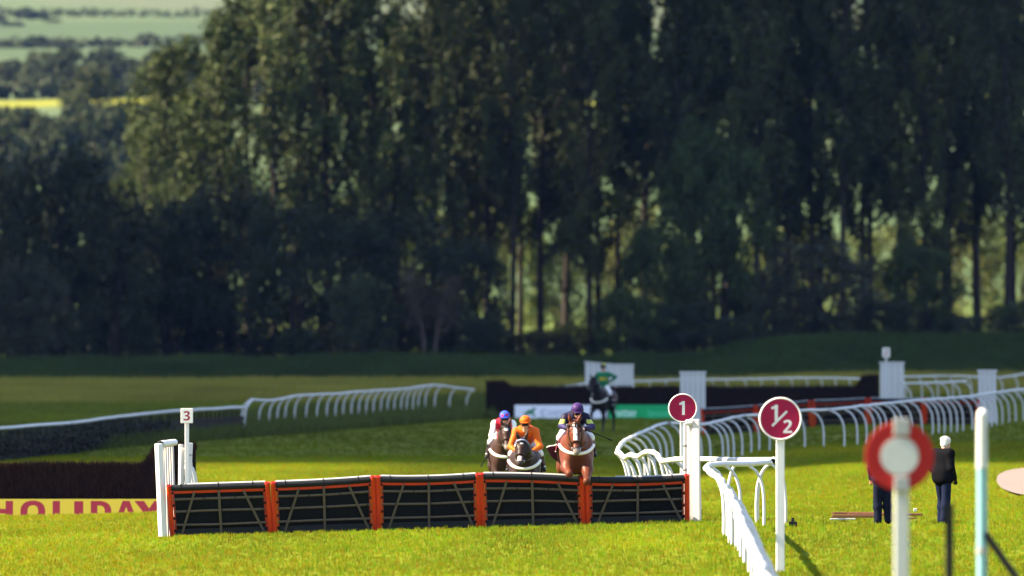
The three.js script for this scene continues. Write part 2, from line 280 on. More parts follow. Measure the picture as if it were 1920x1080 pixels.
// bushes and round trees before and behind them
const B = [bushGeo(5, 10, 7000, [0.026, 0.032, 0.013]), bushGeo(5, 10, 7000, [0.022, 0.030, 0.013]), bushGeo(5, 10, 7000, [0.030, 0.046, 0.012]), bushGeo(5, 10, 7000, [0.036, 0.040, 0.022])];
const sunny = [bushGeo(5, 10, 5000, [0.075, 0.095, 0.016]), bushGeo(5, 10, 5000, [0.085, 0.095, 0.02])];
function round(px, top, width, d, g, label, group) {         // top and width in photo pixels
  const p = onGround(px, d), ht = EYE - (top - 604) * d / F - p.y, w = width / F * d; return tree('round_tree', g, label, 'tree', group, p, rr(0, 6), w / 9.6, ht / 9.9);
}
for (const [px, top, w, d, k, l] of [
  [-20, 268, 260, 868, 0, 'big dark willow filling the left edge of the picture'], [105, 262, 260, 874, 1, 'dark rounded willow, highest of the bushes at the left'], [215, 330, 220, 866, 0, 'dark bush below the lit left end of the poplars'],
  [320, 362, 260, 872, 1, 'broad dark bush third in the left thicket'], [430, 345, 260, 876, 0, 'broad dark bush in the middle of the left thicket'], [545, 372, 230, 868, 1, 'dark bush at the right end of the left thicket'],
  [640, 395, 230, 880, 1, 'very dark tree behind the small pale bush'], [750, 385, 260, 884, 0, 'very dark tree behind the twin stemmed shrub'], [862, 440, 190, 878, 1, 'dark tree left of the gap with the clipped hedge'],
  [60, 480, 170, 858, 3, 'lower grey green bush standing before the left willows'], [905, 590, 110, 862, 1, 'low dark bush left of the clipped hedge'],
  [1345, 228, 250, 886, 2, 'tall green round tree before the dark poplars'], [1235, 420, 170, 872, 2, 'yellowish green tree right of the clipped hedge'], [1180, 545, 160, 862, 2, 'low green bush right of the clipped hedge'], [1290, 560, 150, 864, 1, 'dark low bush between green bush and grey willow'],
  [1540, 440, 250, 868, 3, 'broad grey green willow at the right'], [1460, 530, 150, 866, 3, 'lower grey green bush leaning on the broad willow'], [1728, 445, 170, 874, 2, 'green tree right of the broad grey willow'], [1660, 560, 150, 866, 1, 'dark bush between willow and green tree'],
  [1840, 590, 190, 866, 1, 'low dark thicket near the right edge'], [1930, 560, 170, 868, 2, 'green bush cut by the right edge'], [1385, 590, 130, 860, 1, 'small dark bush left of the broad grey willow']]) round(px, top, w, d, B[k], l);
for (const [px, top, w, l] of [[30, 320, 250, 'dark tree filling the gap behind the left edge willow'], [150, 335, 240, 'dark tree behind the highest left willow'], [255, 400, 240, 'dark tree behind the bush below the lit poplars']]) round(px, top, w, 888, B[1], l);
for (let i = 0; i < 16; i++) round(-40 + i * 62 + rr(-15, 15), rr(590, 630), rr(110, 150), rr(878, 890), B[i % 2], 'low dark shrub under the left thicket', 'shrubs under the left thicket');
round(680, 513, 150, 853, bushGeo(5, 10, 6000, [0.034, 0.046, 0.020], 5, 0.4, 0.12), 'small pale green dome shaped bush standing before dark trees');
{ // twin stemmed shrub
  const p = onGround(806, 852), t = thing('twin_stemmed_shrub', 'bare reddish shrub with two spreading stems before dark trees', 'shrub', p), w = [], L = [];
  for (const s of [-1, 1]) { w.push(tube([[s * 0.35, -0.2, 0], [s * 0.55, 2.2, 0], [s * 1.3, 5.8, 0.2]], 0.16, 10, 6, 0.2)); for (let i = 0; i < 16; i++) { const y = rr(1.4, 5), x = s * mix(0.5, 1.2, y / 5); const e = [x + rr(-1, 1), y + rr(0.8, 1.8), rr(-1, 1)]; w.push(tube([[x, y, 0], [mix(x, e[0], 0.5), y + 0.5, e[2] * 0.4], e], 0.045, 5, 4, 0.2)); for (let k = 0; k < 40; k++) L.push([e[0] + rr(-0.6, 0.6), e[1] + rr(-0.9, 0.6), e[2] + rr(-0.5, 0.5), 0.26, jit([0.055, 0.040, 0.026], 0.3)]); } }
  part('stem', w, mat('redbark', [0.10, 0.075, 0.06], 0.9, { map: woodTex }), t); part('crown', leaves(L), leafMat, t);
}
{ // clipped hedge
  const a = onGround(950, 862), b = onGround(1118, 862), t = thing('clipped_hedge', 'long low clipped hedge under the poplars', 'hedge', [(a.x + b.x) / 2, a.y - 0.1, a.z]), L = [], w = b.x - a.x, w2 = [];
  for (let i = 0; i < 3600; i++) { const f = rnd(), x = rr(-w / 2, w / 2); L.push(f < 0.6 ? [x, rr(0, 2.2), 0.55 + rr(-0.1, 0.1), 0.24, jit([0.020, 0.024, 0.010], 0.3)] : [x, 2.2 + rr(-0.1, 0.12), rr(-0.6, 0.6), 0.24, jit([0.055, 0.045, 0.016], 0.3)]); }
  for (let i = 0; i < 10; i++) w2.push(tube([[-w / 2 + (i + 0.5) * w / 10, -0.1, 0], [-w / 2 + (i + 0.5) * w / 10 + 0.1, 1, 0.1], [-w / 2 + (i + 0.5) * w / 10, 2, 0]], 0.07, 4, 5));
  w2.forEach(g => part('stem', g, M.bark, t)); part('foliage', leaves(L), leafMat, t);
}
for (let i = 0; i < 15; i++) round(940 + i * 68 + rr(-20, 20), rr(585, 640), rr(80, 130), rr(888, 900), B[i % 4], 'low dark shrub at the feet of the poplars', 'shrubs at the feet of the poplars');
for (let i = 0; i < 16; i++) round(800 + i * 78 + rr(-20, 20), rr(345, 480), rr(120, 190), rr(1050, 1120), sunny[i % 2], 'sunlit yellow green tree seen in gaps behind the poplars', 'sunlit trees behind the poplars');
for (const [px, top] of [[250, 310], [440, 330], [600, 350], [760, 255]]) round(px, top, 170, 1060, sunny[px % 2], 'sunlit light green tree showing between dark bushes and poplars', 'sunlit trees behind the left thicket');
// trees on the valley side
const hillBush = [bushGeo(5, 10, 1500, [0.030, 0.042, 0.014], 1, 0.9), bushGeo(5, 10, 1500, [0.036, 0.046, 0.015], 1, 0.9)];
round(170, 122, 135, 1800, bushGeo(5, 10, 6000, [0.045, 0.055, 0.014], 1, 0.45), 'large rounded field tree standing alone below the hillside');
function hillTree(px, top, width, d, k, label, group) { const p = onGround(px, d), ht = EYE - (top - 604) * d / F - p.y, w = width / F * d; return tree('hillside_tree', hillBush[k % 2], label, 'tree', group, p, rr(0, 6), w / 9.6, ht / 9.9); }
for (let i = 0; i < 30; i++) hillTree(-60 + i * 13.5 + rr(-12, 12), rr(190, 216) + (i > 8 && i < 16 ? 14 : 0), rr(70, 120), rr(1620, 1760), i, 'dark bluish tree in the wood below the yellow field strip', 'wood below the yellow strip');
for (let i = 0; i < 34; i++) hillTree(-60 + i * 13 + rr(-10, 10), rr(88, 140) + (i < 10 ? 14 : 0), rr(45, 80), rr(2150, 2270), i, 'hazy blue tree in the wood across the foot of the hill', 'wood across the foot of the hill');
for (let i = 0; i < 46; i++) hillTree(420 + i * 34 + rr(-14, 14), rr(60, 170), rr(70, 130), rr(2050, 2300), i, 'hazy tree of the hillside wood glimpsed between the poplars', 'hillside wood behind the poplars');
for (const [px, top, w, d] of [[-10, 30, 60, 3400], [22, 40, 50, 3350], [48, 14, 44, 3500], [74, 20, 50, 3450], [98, 36, 36, 3400], [66, 66, 60, 2850], [88, 78, 50, 2800], [112, 80, 40, 2780], [226, 20, 16, 3700], [266, 62, 20, 2950], [318, -12, 50, 4300], [350, -22, 60, 4350], [385, -18, 60, 4320], [425, -14, 60, 4380]]) hillTree(px, top, w, d, px, 'blue hedgerow tree among the pale fields high on the hill', 'hedgerow trees high on the hill');
function hedgerow(x0, x1, d0, d1, h) { const L = [], a = onGround(x0, d0), b = onGround(x1, d1), n = 900; for (let i = 0; i < n; i++) { const t = rnd(), x = mix(a.x, b.x, t) + rr(-1, 1), z = mix(a.z, b.z, t) + rr(-1.5, 1.5); L.push([x, H(x, z) + rr(0, h) * (0.6 + 0.6 * noise(t * 40, 1)), z, 1.5, jit([0.035, 0.045, 0.015], 0.3)]); } return leaves(L); }
[[-60, 520, 3600, 3500, 3, 'thin dark hedgerow crossing the pale field on the hill'], [-60, 400, 2900, 2850, 3, 'hazy hedgerow along the lower edge of the pale hill field'], [-60, 330, 2140, 2150, 4, 'dark hedgerow above the yellow field strip'], [-40, 600, 4150, 4300, 4, 'upper hedgerow between the highest fields']].forEach(a => { const m = part('hedgerow', hedgerow(...a.slice(0, 5)), leafMat, scene); m.name = numbered('hedgerow'); tag(m, a[5], 'hedge'); });

// ---------------------------------------------------------------- hurdles
const hurdleW = 1.80, poleH = 1.0;
function hurdle(p0, p1, h0, h1, sag, label, group, coverFrom, coverTo) {   // p0, p1: feet of the two poles, heights along the lean
  const t = thing('hurdle', label, 'hurdle', p0.clone().add(p1).multiplyScalar(0.5), Math.atan2(-(p1.z - p0.z), p1.x - p0.x), group);
  const w = Math.hypot(p1.x - p0.x, p1.z - p0.z), tilt = Math.atan2(p1.y - p0.y, w), lean = 0.36;
  const put = (name, g, m, parent = t) => { const q = part(name, g, m, parent); if (parent === t) q.rotation.set(lean, 0, tilt, 'ZXY'); return q; };
  const L = -w / 2, R = w / 2, topAt = x => { const u = (x - L) / w; return mix(h0, h1, u) - sag * 4 * u * (1 - u); };
  const strip = (y0, y1, z0, th, n = 14, inset = 0.09) => { const gs = []; for (let i = 0; i < n; i++) { const a = mix(L + inset, R - inset, i / n), b = mix(L + inset, R - inset, (i + 1) / n); const g = box(b - a, 1, th); const P = g.attributes.position; for (let k = 0; k < P.count; k++) { const x = P.getX(k) + (a + b) / 2, top = topAt(x), lo = typeof y0 === 'function' ? y0(top) : y0, hi = y1(top); P.setXYZ(k, x, P.getY(k) > 0 ? hi : lo, P.getZ(k) + z0); } gs.push(g); } return mergeGeometries(gs); };
  put('screen', strip(0.02, T => T - 0.10, 0, 0.025), M.screen);
  put('apron', strip(0.01, () => 0.15, 0.02, 0.012), mat('apron', [0.03, 0.032, 0.033], 0.8, { map: speckle }));
  put('orange_band', strip(T => T - 0.155, T => T - 0.098, 0.02, 0.02), M.band);
  const crv = []; for (let i = 0; i <= 8; i++) { const x = mix(L + 0.07, R - 0.07, i / 8); crv.push(V(x, topAt(x) - 0.05, 0)); }
  const roll = put('top_roll', tube(crv, 0.062, 24, 12), M.vinyl);
  const cv = []; for (let i = 0; i <= 8; i++) { const x = mix(L + 0.07 + coverFrom * (w - 0.14), L + 0.07 + coverTo * (w - 0.14), i / 8); cv.push(V(x, topAt(x) - 0.030, -0.034)); }
  part('top_cover', tube(cv, 0.052, 20, 10), M.topcover, roll);
  for (const [x, hh] of [[L, h0], [R, h1]]) {                 // padded end poles: hollow foam sleeve over a stake
    const s = x === L ? 1 : -1, pts = [[0.050, 0], [0.050, hh + 0.0], [0.046, hh + 0.012], [0.036, hh + 0.008], [0.034, hh - 0.05], [0.002, hh - 0.05]].map(p => new THREE.Vector2(...p));
    const pole = put('pole', new THREE.LatheGeometry(pts, 14).translate(x + s * 0.028, 0, 0.02), M.orange);
    const rim = new THREE.TorusGeometry(0.044, 0.011, 6, 16).rotateX(Math.PI / 2).translate(x + s * 0.028, hh + 0.004, 0.02); part('rim', rim, M.red, pole);
    part('sleeve_edge', box(0.035, hh * 0.86, 0.05, x + s * 0.098, hh * 0.47, 0.0, 0.01), M.band, pole);
    for (const f of [0.12, 0.36, 0.62, 0.86]) put('tie', box(0.05, 0.045, 0.07, x + s * 0.088, hh * f, 0.01, 0.01), M.strap);
  }
  for (const [f, k] of [[0.24, 0.0], [0.50, 0.01], [0.74, 0.0]]) put('rail', tube([[L + 0.10, topAt(L) * f, 0.035], [0, topAt(0) * f + k + rr(-0.01, 0.01), 0.037], [R - 0.10, topAt(R) * f, 0.035]], 0.025, 12, 5), M.oldwood);
  put('brace', bar([L + 0.20, 0.03, 0.058], [L + 0.50, topAt(L + 0.5) - 0.12, 0.058], 0.042, 0.016), M.oldwood);
  put('brace', bar([0, 0.03, 0.060], [0.01, topAt(0) - 0.10, 0.060], 0.045, 0.016), M.oldwood);
  put('brace', bar([R - 0.13, 0.03, 0.058], [R - 0.48, topAt(R - 0.48) - 0.12, 0.058], 0.042, 0.016), M.oldwood);
  for (const [u, f] of [[0.36, 0.74], [0.66, 0.74], [0.18, 0.5], [0.52, 0.5], [0.92, 0.5]]) put('rail_tie', box(0.016, 0.065, 0.02, mix(L, R, u), topAt(mix(L, R, u)) * f, 0.056), M.strap);
  for (const u of [0.13, 0.5, 0.84]) { const x = mix(L, R, u); put('roll_strap', new THREE.TorusGeometry(0.067, 0.010, 6, 16).rotateY(Math.PI / 2).translate(x, topAt(x) - 0.045, -0.008), M.strap); }
  return t;
}
const feet = [321, 512, 707, 902, 1098, 1292].map((a, i) => { const p = onGround(a, 212 + [0.15, 0, 0, 0.05, 0, 0.1][i]); return p; });
const tops = [[320, 910], [513, 904], [707, 893], [903, 888], [1099, 894], [1290, 890]].map(([a, b], i) => (EYE - (b - 604) * -feet[i].z / F - feet[i].y) / Math.cos(0.36));
const names = ['hurdle panel at the left end of the near flight, beside white wing', 'second hurdle panel from the left in the near flight', 'middle hurdle panel of the near flight of five', 'hurdle panel in front of the orange jockey, near flight', 'hurdle panel at the right end of the near flight'];
const sags = [0.0, 0.015, 0.03, -0.02, 0.03], covers = [[0.17, 1], [0, 1], [0, 1], [0, 0.86], [0.27, 1]];
for (let i = 0; i < 5; i++) { const a = feet[i].clone(), b = feet[i + 1].clone(), u = b.clone().sub(a).normalize(); if (i) a.addScaledVector(u, 0.012); b.addScaledVector(u, -0.012); hurdle(a, b, tops[i], tops[i + 1], sags[i], names[i], 'near flight of hurdles', ...covers[i]); }
for (let i = 0; i < 5; i++) { const a = onGround(1316 + i * 104, 411), b = onGround(1316 + (i + 1) * 104, 411); a.x += 0.024; b.x -= 0.024; hurdle(a, b, 1.02, 1.02, 0.02, ['far hurdle panel at the left end, beside white board', 'second far hurdle panel, behind the half mile disc', 'middle panel of the far flight of hurdles', 'fourth far hurdle panel, above the red winning disc', 'far hurdle panel at the right end, beside white posts'][i], 'far flight of hurdles', 0, 1); }

// ---------------------------------------------------------------- white wings
function plank(name, parent, x, z, w, h, th, turn, leanX, leanZ, m = M.cream) { const o = part(name, new RoundedBoxGeometry(w, h, th, 2, Math.min(0.012, th / 3)).translate(0, h / 2, 0), m, parent); o.position.set(x, -0.02, z); o.rotation.set(leanX, turn, leanZ, 'YXZ'); return o; }
{ // left wing
  const p = onGround(311, 211.9), t = thing('hurdle_wing', 'white plastic board wing at the left end of the near hurdles', 'wing', p);
  plank('post', t, -0.06, 0, 0.115, 1.76, 0.115, 0.72, 0, 0.055, M.white);
  for (let i = 0; i < 5; i++) plank('board', t, -0.015 + i * 0.036, -0.16 - i * 0.22, 0.235, 1.73, 0.035, 0, 0, 0, M.cream).rotation.set(0.03, -Math.PI / 2 + 0.22, 0, 'YXZ');
  part('top_tube', tube([[-0.10, 1.73, 0.02], [0.03, 1.74, -0.6], [0.12, 1.745, -1.4]], 0.062, 8, 12), M.white, t);
  for (const z of [-0.35, -0.8, -1.2]) part('tie', new THREE.TorusGeometry(0.066, 0.008, 6, 16).translate(mix(-0.08, 0.11, -z / 1.4), 1.738, z), M.strap, t);
}
{
  const p = onGround(344, 214.5), t = thing('hurdle_wing', 'weathered white post carrying the number three beside the left wing', 'wing', p);
  plank('post', t, 0.045, 0, 0.10, 1.75, 0.10, 0.5, 0, -0.045, M.white); plank('board', t, -0.05, 0.3, 0.10, 1.66, 0.05, 0.9, 0, -0.03, M.cream); plank('board', t, -0.065, -0.2, 0.16, 1.72, 0.04, 1.2, 0, -0.02, M.cream);
  part('tie', new THREE.TorusGeometry(0.075, 0.007, 6, 16).rotateX(Math.PI / 2).translate(0.10, 1.5, 0), M.strap, t);
}
{
  const p = onGround(1297, 212.6), t = thing('hurdle_wing', 'white plastic board wing at the right end of the near hurdles', 'wing', p);
  plank('post', t, 0.10, 0.05, 0.13, 1.92, 0.09, -0.25, 0, 0.012, M.cream); plank('post', t, -0.02, -0.05, 0.11, 1.86, 0.10, 0.3, 0, 0, M.white); plank('board', t, -0.10, -0.25, 0.10, 1.84, 0.05, 0.6, 0, 0.0, M.cream);
  plank('board', t, 0.055, -0.3, 0.12, 1.88, 0.04, 0.9, 0, 0, M.white);
  part('top_tube', tube([[-0.10, 1.83, 0.02], [-0.02, 1.84, 0.04], [0.03, 1.86, 0.06]], 0.06, 6, 12), M.white, t);
  for (const y of [1.4, 0.95]) part('tie', box(0.12, 0.02, 0.07, -0.10, y, -0.24), M.strap, t);
}
function farWing(label, pxL, pxR, top, d, n, turn = 0, slope = 0) {
  const a = onGround(pxL, d), b = onGround(pxR, d), p = a.clone().lerp(b, 0.5); p.y = Math.min(a.y, b.y); const w = (b.x - a.x) / Math.cos(turn), h = EYE - (top - 604) * d / F - p.y, t = thing('fence_wing', label, 'wing', p, turn, 'far white wings');
  for (let i = 0; i < n; i++) { const hh = h - slope * (i + 0.5) / n; part('board', new RoundedBoxGeometry(w / n - 0.012, hh, 0.05, 2, 0.012).translate(-w / 2 + (i + 0.5) * w / n, hh / 2 - 0.02, (i % 2) * 0.008), M.rail, t); }
  part('top_rail', bar([-w / 2 - 0.03, h + 0.0, 0], [w / 2 + 0.03, h - slope, 0], 0.07, 0.11), M.rail, t); for (const s of [-1, 1]) part('brace', box(0.08, h * 0.7, 0.08, s * w * 0.42, h * 0.35, -0.12), M.oldwood, t); return t;
}
farWing('broad white board wing behind the mounted green jockey', 1097, 1162, 679, 505, 6, 0, 0.14); farWing('second white board wing right of the mounted green jockey', 1158, 1188, 684, 512, 4);
farWing('white board standing behind the number one disc', 1275, 1323, 698, 421, 5); farWing('tall white wing below the small number two', 1650, 1695, 680, 482, 4); farWing('white boards at the right end of the far hurdles', 1834, 1868, 695, 414, 4);

// ---------------------------------------------------------------- running rails
function rail(label, pts, h, arm, spacing, opts = {}) {       // pts: [px, py of rail, (d)]
  if (opts.raw) opts.group = undefined;
  const P = pts.map(([px, py, d]) => { d ??= solveD(px, py, h, 105, 900); const x = GX(px, d); return V(x, d && py === null ? H(x, -d) + h : EYE - (py - 604) * d / F, -d); });
  const base = P[Math.floor(P.length / 2)].clone(); base.y = H(base.x, base.z); const t = thing('running_rail', label, 'rail', base, 0, opts.group);
  const c = new THREE.CatmullRomCurve3(P, false, 'centripetal'), len = c.getLength(), n = Math.max(2, Math.round(len / spacing));
  const pp = []; for (let i = 0; i <= n; i++) { const q = c.getPointAt(i / n); if (opts.wob) { q.y += rr(-1, 1) * opts.wob; q.x += rr(-1, 1) * opts.wob * 1.2; } pp.push(q.sub(base)); }
  const rc = new THREE.CatmullRomCurve3(opts.raw ? P.map(q => q.clone().sub(base)) : pp, false, 'centripetal', 0.5), r = opts.r ?? 0.045;
  part('rail', new THREE.TubeGeometry(rc, n * 6, r, 10, false), M.rail, t);
  let lastPost = -1e9;
  for (let i = 0; i <= n; i++) {
    if (i < n && opts.joints) part('joint', new THREE.SphereGeometry(r * 1.22, 10, 8).translate(pp[i].x, pp[i].y, pp[i].z), M.rail, t);
    { const wp = 960 + F * (pp[i].x + base.x) / -(pp[i].z + base.z); if (Math.abs(wp - lastPost) < (opts.gap ?? 0)) continue; lastPost = wp; }
    const q = pp[i], tan = rc.getTangentAt(clamp(i / n, 0, 1)), side = typeof arm === 'function' ? arm(i / n) : arm, nx = opts.worldArm ? [side, 0] : [-tan.z * side, tan.x * side];
    const fx = q.x + nx[0], fz = q.z + nx[1], fy = H(fx + base.x, fz + base.z) - base.y - 0.05, hh = q.y - fy;
    part('post', tube([[fx, fy, fz], [fx, fy + hh * 0.4, fz], [fx - nx[0] * 0.12, fy + hh * 0.68, fz - nx[1] * 0.12], [fx - nx[0] * 0.5, fy + hh * 0.89, fz - nx[1] * 0.5], [q.x, q.y - r * 0.5, q.z]], opts.pr ?? 0.029, 14, 7), M.rail, t);
  }
  return t;
}
rail('white running rail receding from the bottom edge below the half mile disc', [[1440, 1100], [1422, 1060], [1397, 1000], [1377, 948], [1362, 918], [1348, 900], [1332, 886], [1326, 877], [1345, 871.5], [1400, 868.5], [1441, 865.5]], 1.14, 0.30, 2.2, { wob: 0.024, joints: true, worldArm: true, r: 0.05 });
rail('short white rail from the right hurdle wing to the rounded corner', [[1306, 861], [1350, 861.5], [1400, 862], [1440, 861.5], [1449, 864.5]], 1.14, 0.3, 1.3, { joints: true, wob: 0.005, r: 0.05 });
rail('wavy white rail behind the right wing running back to the bend', [[1290, 860, 213.2], [1262, 862, 214.5], [1240, 864, 215.6], [1233, 853, 216.8], [1220, 847, 218], [1208, 849, 219], [1196, 856, 220], [1182, 853, 221], [1172, 858, 222], [1162, 850, 223.2], [1157, 849, 224.2]], 1.14, 0.22, 1.1, { joints: true, raw: true, r: 0.048, worldArm: true });
rail('long curving white rail sweeping from the bend to the right edge', [[1157, 849, 224.4], [1164, 834, 237], [1185, 820], [1215, 806], [1255, 793.5], [1310, 797], [1350, 789], [1400, 779], [1440, 777], [1500, 770], [1545, 769], [1600, 763], [1660, 757], [1720, 751], [1800, 745], [1860, 737], [1925, 729], [1990, 722]], 1.14, 0.42, 2.3, { wob: 0.012, worldArm: true, gap: 10 });
rail('white running rail across the far left of the track', [[470, 749, 437], [500, 751, 440], [560, 742, 452], [620, 739, 462], [680, 734, 475], [760, 729, 495], [820, 722.5, 512], [850, 727, 516], [889, 731, 520]], 1.14, -0.34, 3.4, { wob: 0.01, worldArm: true });
rail('far white rail rising behind the black fence towards the green jockey', [[935, 736, 500], [1000, 732, 510], [1060, 725, 525], [1110, 717, 540]], 1.10, 0.3, 4, { worldArm: true });
rail('far straight white rail seen above the black fence', [[1186, 715], [1280, 712.5], [1400, 711], [1520, 709], [1640, 711]], 1.10, 0.1, 1.7, { worldArm: true, wob: 0.01, gap: 24 });
rail('upper white rail at the far right behind the wing', [[1690, 707], [1780, 705], [1860, 708], [1930, 699], [1990, 690]], 1.10, 0.2, 3, { worldArm: true, gap: 26 });
rail('lower white rail with curved posts right of the tall wing', [[1690, 719], [1740, 718], [1790, 716], [1812, 714]], 1.14, 0.42, 3.0, { worldArm: true, gap: 18 });
{ // small curved rail posts behind the left wing
  rail('short white rail with curved posts behind the left wing', [[344, 868, 217], [352, 868, 219], [357, 870, 221]], 1.0, 0.14, 1.2, { worldArm: true });
}
{ // picket fence with a white rail on top, far left
  const A = [[-40, 808], [120, 795], [230, 782], [330, 772], [457, 764.5]].map(([px, py]) => { const d = solveD(px, py, 0.95, 200, 600), x = GX(px, d); return V(x, H(x, -d), -d); });
  const base = A[2].clone(), t = thing('picket_fence', 'dark picket fence with a white top rail at far left', 'fence', base), c = new THREE.CatmullRomCurve3(A.map(p => p.clone().sub(base)));
  const len = c.getLength(), n = Math.min(290, Math.round(len / 1.25)); part('rail', tube(c.getPoints(20).map((p, i) => V(p.x, p.y + 0.97 + rr(-0.012, 0.012), p.z)), 0.05, 80, 8), M.rail, t);
  const pg = [box(0.075, 0.94, 0.05, 0, 0.45, 0), box(0.065, 0.92, 0.05, 0, 0.44, 0), box(0.085, 0.93, 0.05, 0, 0.445, 0)];
  for (let i = 0; i < n; i++) { const p = c.getPointAt(i / n), q = part('picket', pg[i % 3], M.darkwood, t); q.position.copy(p); q.rotation.y = rr(-0.2, 0.2); q.rotation.z = rr(-0.03, 0.03); }
  for (const [y, hh] of [[0.12, 0.2], [0.34, 0.19], [0.55, 0.18]]) { const N = 40, pos = [], idx = []; for (let i = 0; i <= N; i++) { const p = c.getPointAt(i / N); for (const [dy, dz] of [[-hh / 2, 0.03], [hh / 2, 0.03], [hh / 2, -0.01], [-hh / 2, -0.01]]) pos.push(p.x + dz, p.y + y + dy + 0.01 * Math.sin(i), p.z - 0.05); } for (let i = 0; i < N; i++) for (let k = 0; k < 4; k++) { const u = i * 4 + k, v = i * 4 + (k + 1) % 4; idx.push(u, v, u + 4, v, v + 4, u + 4); } const g = new THREE.BufferGeometry(); g.setAttribute('position', new THREE.Float32BufferAttribute(pos, 3)); g.setAttribute('uv', new THREE.Float32BufferAttribute(new Array(pos.length / 3 * 2).fill(0).map((_, i) => i * 0.13 % 1), 2)); g.setIndex(idx); g.computeVertexNormals(); part('board', g, M.darkwood, t); }
  { const hedge = thing('fence_hedge', 'low dark overgrown hedge under the white rail at far left', 'hedge', base), L = [], st = []; for (let i = 0; i < 5200; i++) { const u = Math.pow(rnd(), 1.0) * 0.74, p = c.getPointAt(u), h = 0.90 * (1 - 0.35 * S(0.5, 0.74, u)) + 0.15 * (noise(u * 60, 4) - 0.5); L.push([p.x + rr(-0.1, 0.25), p.y + rr(0, h), p.z - rr(0.1, 0.5), 0.13, jit([0.016, 0.019, 0.009], 0.35)]); } for (let i = 0; i < 12; i++) { const p = c.getPointAt(i / 16); part('stem', tube([[p.x + 0.05, p.y - 0.05, p.z - 0.3], [p.x + 0.08, p.y + 0.35, p.z - 0.3], [p.x + 0.05, p.y + 0.7, p.z - 0.3]], 0.025, 4, 5), M.bark, hedge); } part('foliage', leaves(L), leafMat, hedge); }
  const e = c.getPointAt(1); part('end_post', tube([[e.x, e.y - 0.1, e.z], [e.x + 0.03, e.y + 0.6, e.z], [e.x + 0.12, e.y + 1.0, e.z], [e.x + 0.34, e.y + 1.28, e.z - 0.3]], 0.05, 12, 8), M.rail, t);
}
// ---------------------------------------------------------------- birch steeplechase fences
function birchFence(label, a, b, y0, h, thick, humpL, humpR, n) {
  const base = a.clone().lerp(b, 0.5), w = b.x - a.x, t = thing('birch_fence', label, 'fence', [base.x, base.y, base.z]);
  const top = x => { let k = h + 0.04 * (noise(x * 1.3 + 7, 2) - 0.5); if (humpR) k += humpR[0] * S(w / 2 - humpR[1] - 0.45, w / 2 - humpR[1], x); if (humpL) k += humpL[0] * (1 - S(-w / 2 + humpL[1], -w / 2 + humpL[1] + 0.45, x)); return k; };
  const sh = new THREE.Shape(); sh.moveTo(-w / 2, y0); for (let i = 0; i <= 80; i++) { const x = -w / 2 + w * i / 80; sh.lineTo(x, top(x) - 0.06); } sh.lineTo(w / 2, y0);
  const core = new THREE.ExtrudeGeometry(sh, { depth: thick, bevelEnabled: false }).translate(0, 0, -thick); core.deleteAttribute('uv'); core.setAttribute('color', new THREE.Float32BufferAttribute(new Array(core.attributes.position.count * 3).fill(0.8), 3)); part('birch_core', core, M.birch, t);
  const pos = [], col = []; for (let i = 0; i < n; i++) { const x = rr(-w / 2, w / 2), f = rnd() < 0.5, T = top(x), y = f ? rr(y0, T - 0.1) : T - 0.14, z = f ? rr(0, 0.03) : rr(-thick, 0.02), L = f ? rr(0.1, 0.3) : rr(0.1, 0.24), dx = rr(-0.06, 0.06), ww = rr(0.006, 0.016), q = rr(0.4, 2.6); pos.push(x - ww, y, z, x + ww, y, z, x + dx, y + L, z + (f ? rr(-0.01, 0.06) : rr(-0.05, 0.05))); for (let k = 0; k < 3; k++) col.push(q * 1.4, q, q * 0.9); }
  const g = new THREE.BufferGeometry(); g.setAttribute('position', new THREE.Float32BufferAttribute(pos, 3)); g.setAttribute('color', new THREE.Float32BufferAttribute(col, 3)); g.computeVertexNormals(); part('birch_twigs', g, M.birch, t).userData.kind = 'stuff';
  return t;
}
function printed(w, h, draw) { const c = document.createElement('canvas'); c.width = w; c.height = h; const x = c.getContext('2d'); draw(x, w, h); const t = new THREE.CanvasTexture(c); t.colorSpace = THREE.SRGBColorSpace; t.anisotropy = 8; return t; }
function banner(label, p, w, h, tex, backMat, lean = 0.25) {
  const t = thing('advertising_board', label, 'board', p); const b = part('board', box(w, h, 0.03, 0, h / 2, 0), backMat, t); const f = part('printed_face', new THREE.PlaneGeometry(w - 0.01, h - 0.01).translate(0, h / 2, 0.019), new THREE.MeshPhysicalMaterial({ specularIntensity: 0.3, map: tex, roughness: 0.6 }), t); b.rotation.x = f.rotation.x = -lean; return t;
}
